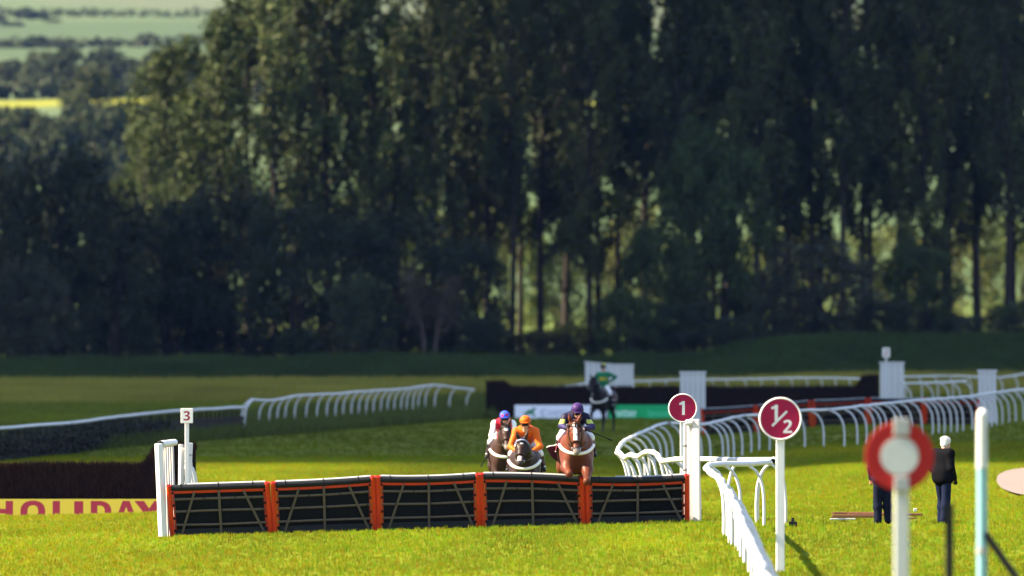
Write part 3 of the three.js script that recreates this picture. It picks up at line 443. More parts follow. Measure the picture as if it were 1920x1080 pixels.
{ // near left fence with the yellow board
  const d = 256, a = onGround(-90, d), b = onGround(366, d), hTop = EYE - (871 - 604) * d / F - a.y; b.y = a.y;
  birchFence('black birch fence above the yellow lettered board at left', a, b, 0, hTop, 0.7, null, [0.46, 0.80], 14000);
  const x0 = GX(-60, d), x1 = GX(304, d), yT = EYE - (936 - 604) * (d - 0.4) / F, hh = yT - a.y;
  const tex = printed(2048, 380, (c, w, h) => { c.fillStyle = '#958a2b'; c.fillRect(0, 0, w, h); c.fillStyle = '#6d1c2c'; const X = px => (px + 60) / 364 * w;
    const word = [['H', -22, 31], ['O', 37, 89], ['L', 95, 134], ['I', 140, 158], ['D', 167, 213], ['A', 218, 258], ['Y', 256, 306]]; c.font = 'bold 300px sans-serif'; c.textBaseline = 'alphabetic'; c.textAlign = 'left';
    for (const [l, p, q] of word) { const m = c.measureText(l).width; c.save(); c.translate(X(p), 455); c.scale((X(q) - X(p)) / m, 1.92); if (l === 'I') { c.fillRect(m * 0.02, -217, m * 0.96, 217); } else { c.fillText(l, 0, 0); c.lineWidth = 12; c.strokeStyle = '#6d1c2c'; c.strokeText(l, 0, 0); } c.restore(); } });
  banner('yellow board lettered HOLIDAY in crimson under the black fence', V((x0 + x1) / 2, a.y, -(d - 0.45)), x1 - x0, hh / Math.cos(0.2), tex, mat('boardyellow', [0.5, 0.45, 0.05], 0.6), 0.2);
}
{ // far fence
  const d = 486, a = onGround(911, d), b = onGround(1648, d); a.y = b.y = Math.min(a.y, b.y);
  birchFence('long black birch fence behind the mounted green jockey', a, b, 0, EYE - (724 - 604) * d / F - a.y, 1.2, [0.22, 0.75], [0.5, 0.6], 9000);
  const board = (pl, pr, label, draw, back) => { const p = onGround((pl + pr) / 2, d - 1), w = GX(pr, d - 1) - GX(pl, d - 1); banner(label, p, w, 0.60, printed(1024, 160, draw), back, 0.12); };
  board(965, 1138, 'white board with green logo and grey lettering before far fence', (c, w, h) => { c.fillStyle = '#d9d9e2'; c.fillRect(0, 0, w, h); c.fillStyle = '#1d6b45'; c.beginPath(); c.moveTo(85, 88); c.lineTo(130, 82); c.lineTo(150, 52); c.lineTo(185, 62); c.lineTo(195, 38); c.lineTo(222, 30); c.lineTo(238, 46); c.lineTo(212, 70); c.lineTo(210, 98); c.lineTo(236, 134); c.lineTo(214, 138); c.lineTo(190, 108); c.lineTo(150, 108); c.lineTo(112, 132); c.lineTo(96, 124); c.lineTo(120, 102); c.closePath(); c.fill(); c.fillStyle = '#8d8fa6'; c.font = 'bold 110px serif'; c.fillText('C', 285, 126); c.font = 'bold 84px serif'; c.fillText('ONTEST', 365, 126); }, M.rail);
  board(1141, 1274, 'green board lettered Potter in white before the far fence', (c, w, h) => { c.fillStyle = '#17975a'; c.fillRect(0, 0, w, h); c.fillStyle = '#c8e2d4'; c.font = 'bold 120px sans-serif'; c.fillText('Potter', 40, 138); c.fillStyle = '#5cc394'; c.font = '96px sans-serif'; c.fillText('Services', 560, 134); }, mat('boardgreen', [0.01, 0.3, 0.1], 0.6));
}
// ---------------------------------------------------------------- signs
const crimson = '#93123a';
function discSign(label, px, pyC, rpx, d, draw, postW, postPx) {
  const s = F / d, p = onGround(postPx ?? px, d), t = thing('distance_marker', label, 'sign', p), r = rpx / s, yc = EYE - (pyC - 604) / s - p.y, xo = (px - (postPx ?? px)) / s;
  part('post', new RoundedBoxGeometry(postW, yc, 0.07, 2, 0.012).translate(0, yc / 2 - 0.02, 0), M.white, t);
  part('disc', new THREE.CylinderGeometry(r, r, 0.03, 48).rotateX(Math.PI / 2).translate(xo, yc, 0.055), M.white, t);
  part('rim', new THREE.TorusGeometry(r * 0.965, r * 0.045, 8, 56).translate(xo, yc, 0.07), M.white, t);
  part('printed_face', new THREE.CircleGeometry(r * 0.935, 56).translate(xo, yc, 0.074), new THREE.MeshPhysicalMaterial({ specularIntensity: 0.3, roughness: 0.5, map: printed(512, 512, (c) => { c.fillStyle = crimson; c.fillRect(0, 0, 512, 512); c.fillStyle = '#d8d2d0'; c.strokeStyle = '#d8d2d0'; draw(c); }) }), t);
  return t;
}
const one = (c, x, y, h, w) => { c.fillRect(x - w, y, w, h); c.beginPath(); c.moveTo(x - w * 0.2, y); c.lineTo(x - w * 2.0, y + h * 0.13); c.lineTo(x - w * 2.0, y + h * 0.29); c.lineTo(x - w * 0.2, y + h * 0.2); c.fill(); };
discSign('crimson disc numbered one above the right hurdle wing', 1280, 765, 27, 222, c => one(c, 296, 125, 262, 52), 0.06, 1278);
discSign('crimson disc marked one half on a white post', 1463, 785, 40, 169, c => { one(c, 224, 78, 205, 42); c.lineWidth = 30; c.lineCap = 'butt'; c.beginPath(); c.moveTo(150, 350); c.lineTo(340, 160); c.stroke(); c.font = 'bold 236px sans-serif'; c.textAlign = 'center'; c.fillText('2', 348, 440); }, 0.125);
function plate(label, px, pyC, wpx, hpx, d, digit, bottomPy) {
  const s = F / d, p = onGround(px, d), t = thing('number_sign', label, 'sign', p), yc = EYE - (pyC - 604) / s - p.y, w = wpx / s, h = hpx / s;
  part('post', box(0.08, yc, 0.04, 0, yc / 2 - 0.02, 0, 0.008), M.white, t); part('plate', box(w, h, 0.04, 0, yc, 0.045, 0.008), M.cream, t);
  part('printed_face', new THREE.PlaneGeometry(w * 0.96, h * 0.96).translate(0, yc, 0.068), new THREE.MeshPhysicalMaterial({ specularIntensity: 0.3, roughness: 0.55, map: printed(256, 320, c => { c.fillStyle = '#dedbd2'; c.fillRect(0, 0, 256, 320); c.fillStyle = '#8d1a33'; c.font = 'bold 290px sans-serif'; c.textAlign = 'center'; c.fillText(digit, 128, 265); }) }), t); return t;
}
plate('small white plate numbered three above the left wing', 350.5, 779.5, 23, 28, 214.2, '3'); plate('small white plate numbered two above the far wing', 1661.5, 661, 14, 18, 484, '2');
{ // winning post close to the camera, out of focus
  const d = 100, s = F / d, p = onGround(1690, d), yc = EYE - (855 - 604) / s - p.y, t = thing('winning_post', 'blurred red ring with white centre on a white post', 'post', p), r = 65 / s, xo = -4 / s;
  part('post', new RoundedBoxGeometry(0.125, yc + 0.34, 0.06, 2, 0.015).translate(0, (yc + 0.34) / 2 - 0.02, 0), M.offwhite, t);
  part('red_ring', new THREE.LatheGeometry([[r * 0.5, -0.011], [r - 0.004, -0.011], [r, -0.006], [r, 0.006], [r - 0.004, 0.011], [r * 0.5, 0.011], [r * 0.5, -0.011]].map(p => new THREE.Vector2(...p)), 56).rotateX(Math.PI / 2).translate(xo, yc, 0.05), M.red, t);
  part('white_centre', new THREE.CylinderGeometry(r * 0.55, r * 0.55, 0.03, 48).rotateX(Math.PI / 2).translate(xo, yc, 0.058), M.offwhite, t);
  part('bracket', box(0.14, 0.15, 0.06, 0, yc + r * 0.84, 0.06, 0.01), M.steel, t); part('bracket', box(0.13, 0.13, 0.06, 0, yc - r * 0.80, 0.06, 0.01), M.steel, t);
}
{ const d = 112, s = F / d, p = onGround(1841, d), y = v => EYE - (v - 604) / s - p.y, t = thing('marker_pole', 'blurred slim pole, white above and pale blue below', 'pole', p);
  part('white_section', new THREE.CylinderGeometry(0.052, 0.056, y(778) - y(878), 16).translate(0, (y(778) + y(878)) / 2, 0), M.offwhite, t); part('cap', new THREE.SphereGeometry(0.05, 14, 10).translate(0.005, y(776), 0), M.white, t);
  part('blue_section', new THREE.CylinderGeometry(0.050, 0.052, y(878) + 0.02, 16).translate(0, y(878) / 2 - 0.01, 0), M.paleblue, t); part('collar', new THREE.CylinderGeometry(0.06, 0.06, 0.07, 16).translate(0, y(1032), 0), M.steel, t);
  const a = V(0.03, y(1000), 0.02), L = a.y + 0.05; part('stay', tube([a, [a.x + L * 0.35, a.y - L * 0.5, 0.05], [a.x + L * 0.70, -0.05, 0.08]], 0.036, 6, 8), M.blackpaint, t); }
{ const d = 100, s = F / d, p = onGround(1780, d), h = EYE - (945 - 604) / s - p.y, t = thing('dark_post', 'blurred short black post right of the winning post', 'post', p); part('shaft', new RoundedBoxGeometry(0.075, h, 0.075, 2, 0.015).translate(0, h / 2 - 0.02, 0), M.blackpaint, t); part('cap', box(0.082, 0.03, 0.082, 0, h - 0.01, 0, 0.008), M.blackpaint, t); }
// things on the grass
const plankGeo = (l, w, h) => new RoundedBoxGeometry(l, h, w, 2, 0.008);
[[1560, 1660, 966, 0.07, 0.05, 'plank', 'brown plank lying at the back of the timber pile'], [1590, 1727, 968, 0.07, 0.05, 'plank', 'brown plank with its right end sticking out of the pile'], [1560, 1650, 972.5, 0.08, 0.06, 'plank', 'brown plank at the front of the timber pile'], [1556, 1604, 976, 0.05, 0.03, 'offwhite', 'short white batten at the left front of the pile'], [1640, 1718, 974, 0.04, 0.03, 'plank', 'thin brown batten behind the left man']].forEach(([a, b, py, w, h, m, label], i) => { const A = ground(a, py + 2), B2 = ground(b, py + 2), t = part('plank', plankGeo(B2.x - A.x, w, h), M[m], scene); t.name = numbered('plank'); t.position.set((A.x + B2.x) / 2, A.y + h / 2 + 0.03, A.z); t.rotation.y = rr(-0.03, 0.03); t.rotation.z = rr(-0.006, 0.006); tag(t, label, 'plank', 'timber on the grass'); });
{ const p = ground(1716, 967), o = part('wood_block', new RoundedBoxGeometry(0.07, 0.06, 0.07, 2, 0.01), M.offwhite, scene); o.position.copy(p).add(V(0, 0.11, 0)); tag(o, 'small pale block resting on the right end of the planks', 'block'); }
{ const p = ground(1487, 989), t = thing('remote_camera', 'small black camera on the grass right of the half disc post', 'camera', p); part('body', box(0.15, 0.09, 0.10, 0, 0.065, 0, 0.015), M.blackpaint, t); part('prism', box(0.06, 0.045, 0.06, -0.005, 0.13, 0, 0.012), M.blackpaint, t); part('knob', new THREE.CylinderGeometry(0.03, 0.022, 0.025, 12).translate(-0.005, 0.163, 0), M.strap, t); part('lens', new THREE.CylinderGeometry(0.04, 0.045, 0.12, 16).rotateX(Math.PI / 2).translate(0.0, 0.06, -0.1), M.vinyl, t); part('plate', box(0.13, 0.02, 0.13, 0, 0.01, 0, 0.005), M.strap, t); }

// ---------------------------------------------------------------- bodies: smooth union of tapered capsules, meshed with surface nets
const cap = (a, b, ra, rb, k) => ({ a, b, ra, rb, k }), ell = (c, r, k) => ({ c, r, k });
function skin(prims, cell, K = 0.03, colorAt) {
  let lo = [1e9, 1e9, 1e9], hi = [-1e9, -1e9, -1e9];
  for (const p of prims) { p.lo = [0, 1, 2].map(i => p.c ? p.c[i] - p.r[i] : Math.min(p.a[i] - p.ra, p.b[i] - p.rb)); p.hi = [0, 1, 2].map(i => p.c ? p.c[i] + p.r[i] : Math.max(p.a[i] + p.ra, p.b[i] + p.rb)); for (let i = 0; i < 3; i++) { lo[i] = Math.min(lo[i], p.lo[i]); hi[i] = Math.max(hi[i], p.hi[i]); } }
  lo = lo.map(v => v - 3 * cell); const n = hi.map((v, i) => Math.ceil((v - lo[i]) / cell) + 4), [nx, ny, nz] = n, f = new Float32Array(nx * ny * nz).fill(0.5), at = (i, j, k) => (k * ny + j) * nx + i;
  for (const p of prims) {
    const k = p.k ?? K, m = k + 2 * cell, s = [0, 1, 2].map(i => Math.max(0, Math.floor((p.lo[i] - m - lo[i]) / cell))), e = [0, 1, 2].map(i => Math.min(n[i] - 1, Math.ceil((p.hi[i] + m - lo[i]) / cell)));
    let bx, by, bz, bb; if (!p.c) { bx = p.b[0] - p.a[0]; by = p.b[1] - p.a[1]; bz = p.b[2] - p.a[2]; bb = bx * bx + by * by + bz * bz || 1e-9; }
    for (let kk = s[2]; kk <= e[2]; kk++) for (let j = s[1]; j <= e[1]; j++) for (let i = s[0]; i <= e[0]; i++) {
      const x = lo[0] + i * cell, y = lo[1] + j * cell, z = lo[2] + kk * cell; let d;
      if (p.c) { const u = (x - p.c[0]) / p.r[0], v = (y - p.c[1]) / p.r[1], w = (z - p.c[2]) / p.r[2], k0 = Math.hypot(u, v, w), k1 = Math.hypot(u / p.r[0], v / p.r[1], w / p.r[2]); d = k1 > 1e-6 ? k0 * (k0 - 1) / k1 : -Math.min(...p.r); }
      else { const ax = x - p.a[0], ay = y - p.a[1], az = z - p.a[2], h = clamp((ax * bx + ay * by + az * bz) / bb, 0, 1); d = Math.hypot(ax - bx * h, ay - by * h, az - bz * h) - mix(p.ra, p.rb, h); }
      const q = at(i, j, kk), o = f[q], h = Math.max(k - Math.abs(o - d), 0) / k; f[q] = Math.min(o, d) - h * h * k * 0.25;
    }
  }
  const id = new Int32Array(nx * ny * nz).fill(-1), pos = [], idx = [], C = [[0, 0, 0], [1, 0, 0], [0, 1, 0], [1, 1, 0], [0, 0, 1], [1, 0, 1], [0, 1, 1], [1, 1, 1]], E = [[0, 1], [2, 3], [4, 5], [6, 7], [0, 2], [1, 3], [4, 6], [5, 7], [0, 4], [1, 5], [2, 6], [3, 7]];
  for (let k = 0; k < nz - 1; k++) for (let j = 0; j < ny - 1; j++) for (let i = 0; i < nx - 1; i++) {
    const v = C.map(c => f[at(i + c[0], j + c[1], k + c[2])]); let neg = 0; for (const q of v) if (q < 0) neg++; if (!neg || neg === 8) continue;
    let x = 0, y = 0, z = 0, m = 0; for (const [a, b] of E) if ((v[a] < 0) !== (v[b] < 0)) { const t = v[a] / (v[a] - v[b]); x += mix(C[a][0], C[b][0], t); y += mix(C[a][1], C[b][1], t); z += mix(C[a][2], C[b][2], t); m++; }
    id[at(i, j, k)] = pos.length / 3; pos.push(lo[0] + (i + x / m) * cell, lo[1] + (j + y / m) * cell, lo[2] + (k + z / m) * cell);
  }
  const quad = (a, b, c, d, flip) => { if (a < 0 || b < 0 || c < 0 || d < 0) return; flip ? idx.push(a, c, b, a, d, c) : idx.push(a, b, c, a, c, d); };
  for (let k = 1; k < nz - 1; k++) for (let j = 1; j < ny - 1; j++) for (let i = 1; i < nx - 1; i++) {
    const o = f[at(i, j, k)] < 0;
    if (o !== f[at(i + 1, j, k)] < 0) quad(id[at(i, j - 1, k - 1)], id[at(i, j, k - 1)], id[at(i, j, k)], id[at(i, j - 1, k)], !o);
    if (o !== f[at(i, j + 1, k)] < 0) quad(id[at(i - 1, j, k - 1)], id[at(i - 1, j, k)], id[at(i, j, k)], id[at(i, j, k - 1)], !o);
    if (o !== f[at(i, j, k + 1)] < 0) quad(id[at(i - 1, j - 1, k)], id[at(i, j - 1, k)], id[at(i, j, k)], id[at(i - 1, j, k)], !o);
  }
  const g = new THREE.BufferGeometry(); g.setAttribute('position', new THREE.Float32BufferAttribute(pos, 3)); g.setIndex(idx); g.computeVertexNormals();
  const col = []; for (let i = 0; i < pos.length; i += 3) col.push(...(colorAt ? colorAt(pos[i], pos[i + 1], pos[i + 2]) : [1, 1, 1])); g.setAttribute('color', new THREE.Float32BufferAttribute(col, 3)); return g;
}
const paint = (rough, o = {}) => new THREE.MeshPhysicalMaterial({ vertexColors: true, roughness: rough, ...o });
const coatMat = paint(0.45, { specularIntensity: 0.22 }), skinMat = paint(0.6, { specularIntensity: 0.3 }), clothMat = paint(0.95, { specularIntensity: 0.04 }), silkMat = paint(0.55, { specularIntensity: 0.22 }), bootMat = paint(0.32, { specularIntensity: 0.35 });
mat('eye', [0.01, 0.008, 0.006], 0.12); mat('leather', [0.025, 0.014, 0.009], 0.4); mat('fleece', [0.72, 0.68, 0.60], 0.9); mat('bit', [0.5, 0.5, 0.5], 0.25, { metalness: 0.9 });

function horse(name, label, pos, turn, o) {
  const t = thing(name, label, 'horse', pos, turn, 'racehorses with jockeys'); const { coat, dark, poll: [px, py, pz], nose: [mx, my, mz], legs } = o, p = [];
  const P = V(px, py, pz), N = V(mx, my, mz), hl = (f, up = 0) => { const v = P.clone().lerp(N, f), fw = N.clone().sub(P).normalize(), u = V(0, 1, 0).addScaledVector(fw, -fw.y).normalize(); return v.addScaledVector(u, up).toArray(); };
  p.push(ell([0, 1.17, -0.05], [0.31, 0.36, 0.66], 0.1), ell([0, 1.20, 0.48], [0.295, 0.38, 0.32], 0.12), ell([0, 1.27, -0.66], [0.30, 0.33, 0.42], 0.12), ell([0, 1.48, 0.28], [0.12, 0.16, 0.36], 0.12), ell([0, 1.03, 0.60], [0.18, 0.19, 0.16], 0.1));
  for (const s of [-1, 1]) p.push(ell([s * 0.125, 1.07, 0.68], [0.125, 0.21, 0.15], 0.025), ell([s * 0.19, 1.24, 0.46], [0.135, 0.29, 0.21], 0.035), ell([s * 0.16, 1.22, -0.72], [0.18, 0.30, 0.30], 0.1));
  const nb = V(0, 1.33, 0.58), nm = nb.clone().lerp(P, 0.55).add(V(0, 0.02, 0.03));
  p.push(cap(nb.toArray(), nm.toArray(), 0.23, 0.155, 0.12), cap(nm.toArray(), hl(0.05, -0.02), 0.155, 0.105, 0.06), cap([0, 1.18, 0.66], nm.clone().add(V(0, -0.08, 0.06)).toArray(), 0.17, 0.11, 0.1));
  p.push(cap(hl(0), hl(0.35), 0.098, 0.092, 0.03), cap(hl(0.35), hl(0.85), 0.086, 0.058, 0.03), cap(hl(0.84), hl(0.97, -0.01), 0.066, 0.060, 0.02), cap(hl(0.9, -0.06), hl(0.97, -0.06), 0.035, 0.032, 0.02));
  for (const s of [-1, 1]) { const j = hl(0.28, -0.07), j2 = hl(0.5, -0.05); j[0] += s * 0.05; j2[0] += s * 0.035; p.push(cap(j, j2, 0.082, 0.06, 0.03)); const b = hl(0.22, 0.05), b2 = hl(0.32, 0.04); b[0] += s * 0.075; b2[0] += s * 0.07; p.push(cap(b, b2, 0.03, 0.026, 0.02)); const q = hl(0.93, 0.01); q[0] += s * 0.035; p.push(ell(q, [0.035, 0.04, 0.035], 0.02));
    const e = hl(0.0, 0.05), dir = V(s * 0.35, 1, o.earBack ? -0.5 : 0.15).normalize(); e[0] += s * 0.06; const m = V(...e).addScaledVector(dir, 0.09), tip = V(...e).addScaledVector(dir, 0.20); p.push(cap(e, m.toArray(), 0.034, 0.038, 0.02), cap(m.toArray(), tip.toArray(), 0.036, 0.008, 0.01)); }
  for (const L of legs) { const r = L.hind ? [0.17, 0.125, 0.062, 0.040, 0.048, 0.036] : [0.13, 0.095, 0.062, 0.036, 0.044, 0.036]; for (let i = 0; i < L.j.length - 1; i++) p.push(cap(L.j[i], L.j[i + 1], r[i], i === 1 ? r[2] * 0.92 : r[i + 1] * (i ? 1 : 1.05), i < 2 ? 0.08 : 0.02)); const k = L.j[2]; p.push(ell(k, [0.066, 0.075, 0.07], 0.03)); const h = L.j[L.j.length - 1]; p.push(ell([h[0], h[1] - 0.02, h[2] + 0.015], [0.058, 0.05, 0.07], 0.01)); }
  const fw = N.clone().sub(P).normalize(), lowAt = legs.map(L => L.j);
  const g = skin(p, 0.022, 0.04, (x, y, z) => {
    const q = V(x, y, z).sub(P), f = q.dot(fw) / P.distanceTo(N), side = Math.abs(q.x - fw.x * q.dot(fw)); const n = 0.85 + 0.3 * noise(x * 9 + 3, y * 9 + z * 7); let c = coat.map(v => v * n);
    for (const j of lowAt) { const hf = j[j.length - 1], kn = j[2]; if (Math.hypot(x - hf[0], y - hf[1], z - hf[2]) < 0.075) return [0.02, 0.017, 0.014]; for (let i = 2; i < j.length - 1; i++) { const a = V(...j[i]), b = V(...j[i + 1]), u = clamp(V(x, y, z).sub(a).dot(b.clone().sub(a)) / b.distanceToSquared(a), 0, 1); if (V(x, y, z).distanceTo(a.lerp(b, u)) < 0.065) c = dark.map(v => v * n); } }
    const front = q.clone().addScaledVector(fw, -q.dot(fw)); const up = front.y + front.z;
    if (front.length() > 0.17) return c;
    if (f > 0.84) c = f > 0.9 && o.paleMuzzle ? [0.20, 0.165, 0.15] : [0.035, 0.028, 0.026];
    if (o.blaze && f > o.blaze[0] && f < o.blaze[1] && up > 0.03 && side < o.blaze[2] * (0.75 + 0.5 * noise(f * 14, 3))) c = [0.66, 0.62, 0.58];
    if (o.star && Math.hypot((f - 0.2) * 0.55, side) < o.star && up > 0.03) c = [0.62, 0.6, 0.57];
    if (o.snip && f > 0.74 && f < 0.92 && side < 0.042 && up > 0.01) c = [0.50, 0.36, 0.33];
    return c;
  });
  part('body', g, coatMat, t);
  for (const s of [-1, 1]) { const e = hl(0.28, 0.045); part('eye', new THREE.SphereGeometry(0.021, 10, 8).translate(e[0] + s * 0.092, e[1], e[2]), M.eye, t); }
  const mane = []; for (let i = 0; i < 26; i++) { const u = i / 25, b = nb.clone().add(V(0, 0.2, -0.12)).lerp(V(...hl(0.0, 0.08)), u), s = o.maneSide ?? 1; mane.push(tube([b, [b.x + s * 0.07, b.y + 0.01, b.z - 0.01], [b.x + s * rr(0.11, 0.16), b.y - rr(0.10, 0.2), b.z - rr(0, 0.05)]], 0.018, 5, 5, 0.3)); } mane.push(tube([hl(-0.02, 0.09), hl(0.10, 0.10), hl(0.22, 0.085)], 0.022, 5, 6, 0.4));
  mat('hair', [0.014, 0.010, 0.008], 0.6); part('mane', mane, o.hair ?? M.hair, t);
  const tail = []; for (let i = 0; i < 14; i++) { const a = rr(-0.07, 0.07), b = rr(-0.1, 0.1); tail.push(tube([[a * 0.4, 1.48, -1.02], [a, 1.45, -1.2], [a * 1.6 + b * 0.5, 1.1, -1.36], [a * 2 + b, rr(0.6, 0.8), -1.38]], 0.024, 9, 5, 0.3)); } part('tail', tail, o.hair ?? M.hair, t);
  // tack
  const cloth = (s) => { const pos = [], idx = [], nU = 10, nV = 8, uvs = []; for (let v = 0; v <= nV; v++) for (let u = 0; u <= nU; u++) { const a = v / nV * (s > 0 ? 1.22 : 1.22), out = 0.02; const z = mix(-0.42, 0.20, u / nU); const r = 0.355 + 0.012 * Math.sin(u * 1.7 + v); pos.push(s * (Math.sin(a * 1.2) * r + out), 1.17 + Math.cos(a * 1.2) * (r + 0.06) - out * 0.12, z); uvs.push(u / nU, v / nV); } for (let v = 0; v < nV; v++) for (let u = 0; u < nU; u++) { const a = v * (nU + 1) + u, b = a + nU + 1; idx.push(a, b, a + 1, a + 1, b, b + 1); } const gg = new THREE.BufferGeometry(); gg.setAttribute('position', new THREE.Float32BufferAttribute(pos, 3)); gg.setAttribute('uv', new THREE.Float32BufferAttribute(uvs, 2)); gg.setIndex(idx); gg.computeVertexNormals(); return gg; };
  for (const s of [-1, 1]) { const c = part('saddle_cloth', cloth(s), new THREE.MeshPhysicalMaterial({ specularIntensity: 0.3, color: rgb(...o.cloth), roughness: 0.8, side: THREE.DoubleSide }), t); part('cloth_border', tube([[s * 0.352 + s * 0.02, 1.20, -0.42], [s * 0.355 + s * 0.02, 1.205, -0.1], [s * 0.352 + s * 0.02, 1.20, 0.20]], 0.012, 8, 5), M.fleece, c); }
  if (o.flap) { const sh = new THREE.Shape(); sh.moveTo(-0.24, 1.47); sh.quadraticCurveTo(-0.38, 1.38, -0.50, 1.36); sh.lineTo(-0.545, 1.335); sh.quadraticCurveTo(-0.50, 1.24, -0.44, 1.15); sh.lineTo(-0.30, 1.05); sh.closePath(); const fl = part('cloth_flap', new THREE.ExtrudeGeometry(sh, { depth: 0.012, bevelEnabled: false }).translate(0, -0.06, -0.02), new THREE.MeshPhysicalMaterial({ color: rgb(0.05, 0.006, 0.010), roughness: 0.7, specularIntensity: 0.2 }), t); fl.rotation.y = 0.12; part('flap_binding', tube([[-0.24, 1.41, 0], [-0.38, 1.32, 0], [-0.50, 1.30, 0], [-0.545, 1.275, 0]], 0.011, 10, 5), M.fleece, fl); }
  part('saddle', skin([ell([0, 1.57, -0.12], [0.17, 0.045, 0.24], 0.03), cap([-0.06, 1.60, -0.30], [0.06, 1.60, -0.30], 0.04, 0.04), cap([0, 1.60, 0.06], [0, 1.63, 0.10], 0.05, 0.035)], 0.016), M.leather, t);
  const girth = []; for (let i = 0; i <= 20; i++) { const a = i / 20 * 6.2832; girth.push(V(Math.sin(a) * 0.33, 1.18 + Math.cos(a) * 0.385, 0.12)); } part('girth', tube(girth, 0.02, 40, 5), M.leather, t);
  const bg = []; for (let i = 0; i <= 12; i++) { const u = i / 12 * 2 - 1, a = u * 1.25; bg.push(V(Math.sin(a) * 0.335, o.breastY + 0.16 * u * u, 0.42 + 0.44 * Math.cos(a))); } part('breast_girth', tube(bg, 0.032, 30, 8), M.fleece, t);
  const loop = (f, r, rad, up = 0) => { const c = V(...hl(f, up)), u = V(1, 0, 0), w = new THREE.Vector3().crossVectors(fw, u).normalize(), pts = []; for (let i = 0; i < 24; i++) { const a = i / 24 * 6.2832; pts.push(c.clone().addScaledVector(u, Math.cos(a) * r).addScaledVector(w, Math.sin(a) * r * 1.05)); } return new THREE.TubeGeometry(new THREE.CatmullRomCurve3(pts, true), 32, rad, 5, true); };
  const side = (s) => { const a = hl(0.04, 0.06), b = hl(0.3, 0.0), c = hl(0.82, -0.02); return tube([[a[0] + s * 0.10, a[1], a[2]], [b[0] + s * 0.125, b[1], b[2] - 0.01], [c[0] + s * 0.078, c[1], c[2]]], 0.009, 12, 5); };
  const br = part('bridle', [loop(0.1, 0.125, 0.011, 0.0), loop(0.66, 0.095, 0.012, -0.015), side(-1), side(1)], M.leather, t);
  if (o.noseband) part('noseband', loop(0.66, 0.098, 0.024, -0.015), M.fleece, br); if (o.brow) part('browband', loop(0.12, 0.122, 0.016, 0.01), o.brow, br);
  for (const s of [-1, 1]) { const c = hl(0.84, -0.03); part('bit_ring', new THREE.TorusGeometry(0.03, 0.006, 6, 16).rotateY(Math.PI / 2).translate(c[0] + s * 0.08, c[1], c[2]), M.bit, br); part('rein', tube([[c[0] + s * 0.08, c[1], c[2]], [s * 0.17, mix(c[1], o.hands[1], 0.5) - 0.05, mix(c[2], o.hands[2], 0.5)], [s * o.hands[0], o.hands[1] - 0.02, o.hands[2] + 0.04]], 0.009, 14, 5), M.leather, br); }
  return t;
}
// a hand closed round a rein, made once: palm, four bent fingers, thumb from the side of the palm (wrist at origin, fingers towards +z, curling down)
const SK = [0.50, 0.27, 0.19];
const handGeo = (() => { const p = [ell([0, 0, 0.045], [0.040, 0.016, 0.048], 0.012), cap([0, 0, -0.03], [0, 0, 0.02], 0.024, 0.026, 0.02)]; [[-0.030, 0.9], [-0.010, 1.05], [0.010, 1.0], [0.029, 0.82]].forEach(([x, l]) => { const a = [x, 0.002, 0.085], b = [x * 1.05, -0.012, 0.085 + 0.034 * l], c = [x * 1.02, -0.042 * l, 0.088 + 0.026 * l], d = [x, -0.050 * l, 0.070]; p.push(cap(a, b, 0.0098, 0.0092, 0.006), cap(b, c, 0.0092, 0.0084, 0.005), cap(c, d, 0.0084, 0.0075, 0.005)); }); p.push(cap([-0.030, -0.004, 0.02], [-0.052, -0.020, 0.055], 0.014, 0.011, 0.01), cap([-0.052, -0.020, 0.055], [-0.036, -0.044, 0.082], 0.0105, 0.0088, 0.006)); return skin(p, 0.004, 0.008, () => SK); })();
function headGeo(tone = SK) {                                // face towards +z, centre of the skull at the origin
  const p = [ell([0, 0.02, -0.012], [0.076, 0.100, 0.096], 0.03), ell([0, -0.055, 0.03], [0.056, 0.066, 0.062], 0.03), cap([0, 0.005, 0.085], [0, -0.032, 0.106], 0.010, 0.015, 0.012), ell([0, -0.098, 0.058], [0.026, 0.020, 0.022], 0.02), cap([-0.022, -0.062, 0.086], [0.022, -0.062, 0.086], 0.010, 0.010, 0.008), cap([-0.045, 0.022, 0.072], [0.045, 0.022, 0.072], 0.012, 0.012, 0.015), cap([0, -0.06, -0.03], [0, -0.16, -0.045], 0.056, 0.058, 0.02)];
  for (const s of [-1, 1]) p.push(ell([s * 0.079, -0.012, -0.012], [0.012, 0.032, 0.020], 0.008), ell([s * 0.04, -0.03, 0.06], [0.026, 0.022, 0.022], 0.02));
  return skin(p, 0.0065, 0.02, (x, y, z) => { if (y > -0.070 && y < -0.055 && z > 0.078 && Math.abs(x) < 0.026) return [0.36, 0.12, 0.11]; for (const s of [-1, 1]) if (Math.hypot(x - s * 0.032, y - 0.003) < 0.011 && z > 0.06) return [0.05, 0.035, 0.03]; return tone; });
}
const HEAD = headGeo();
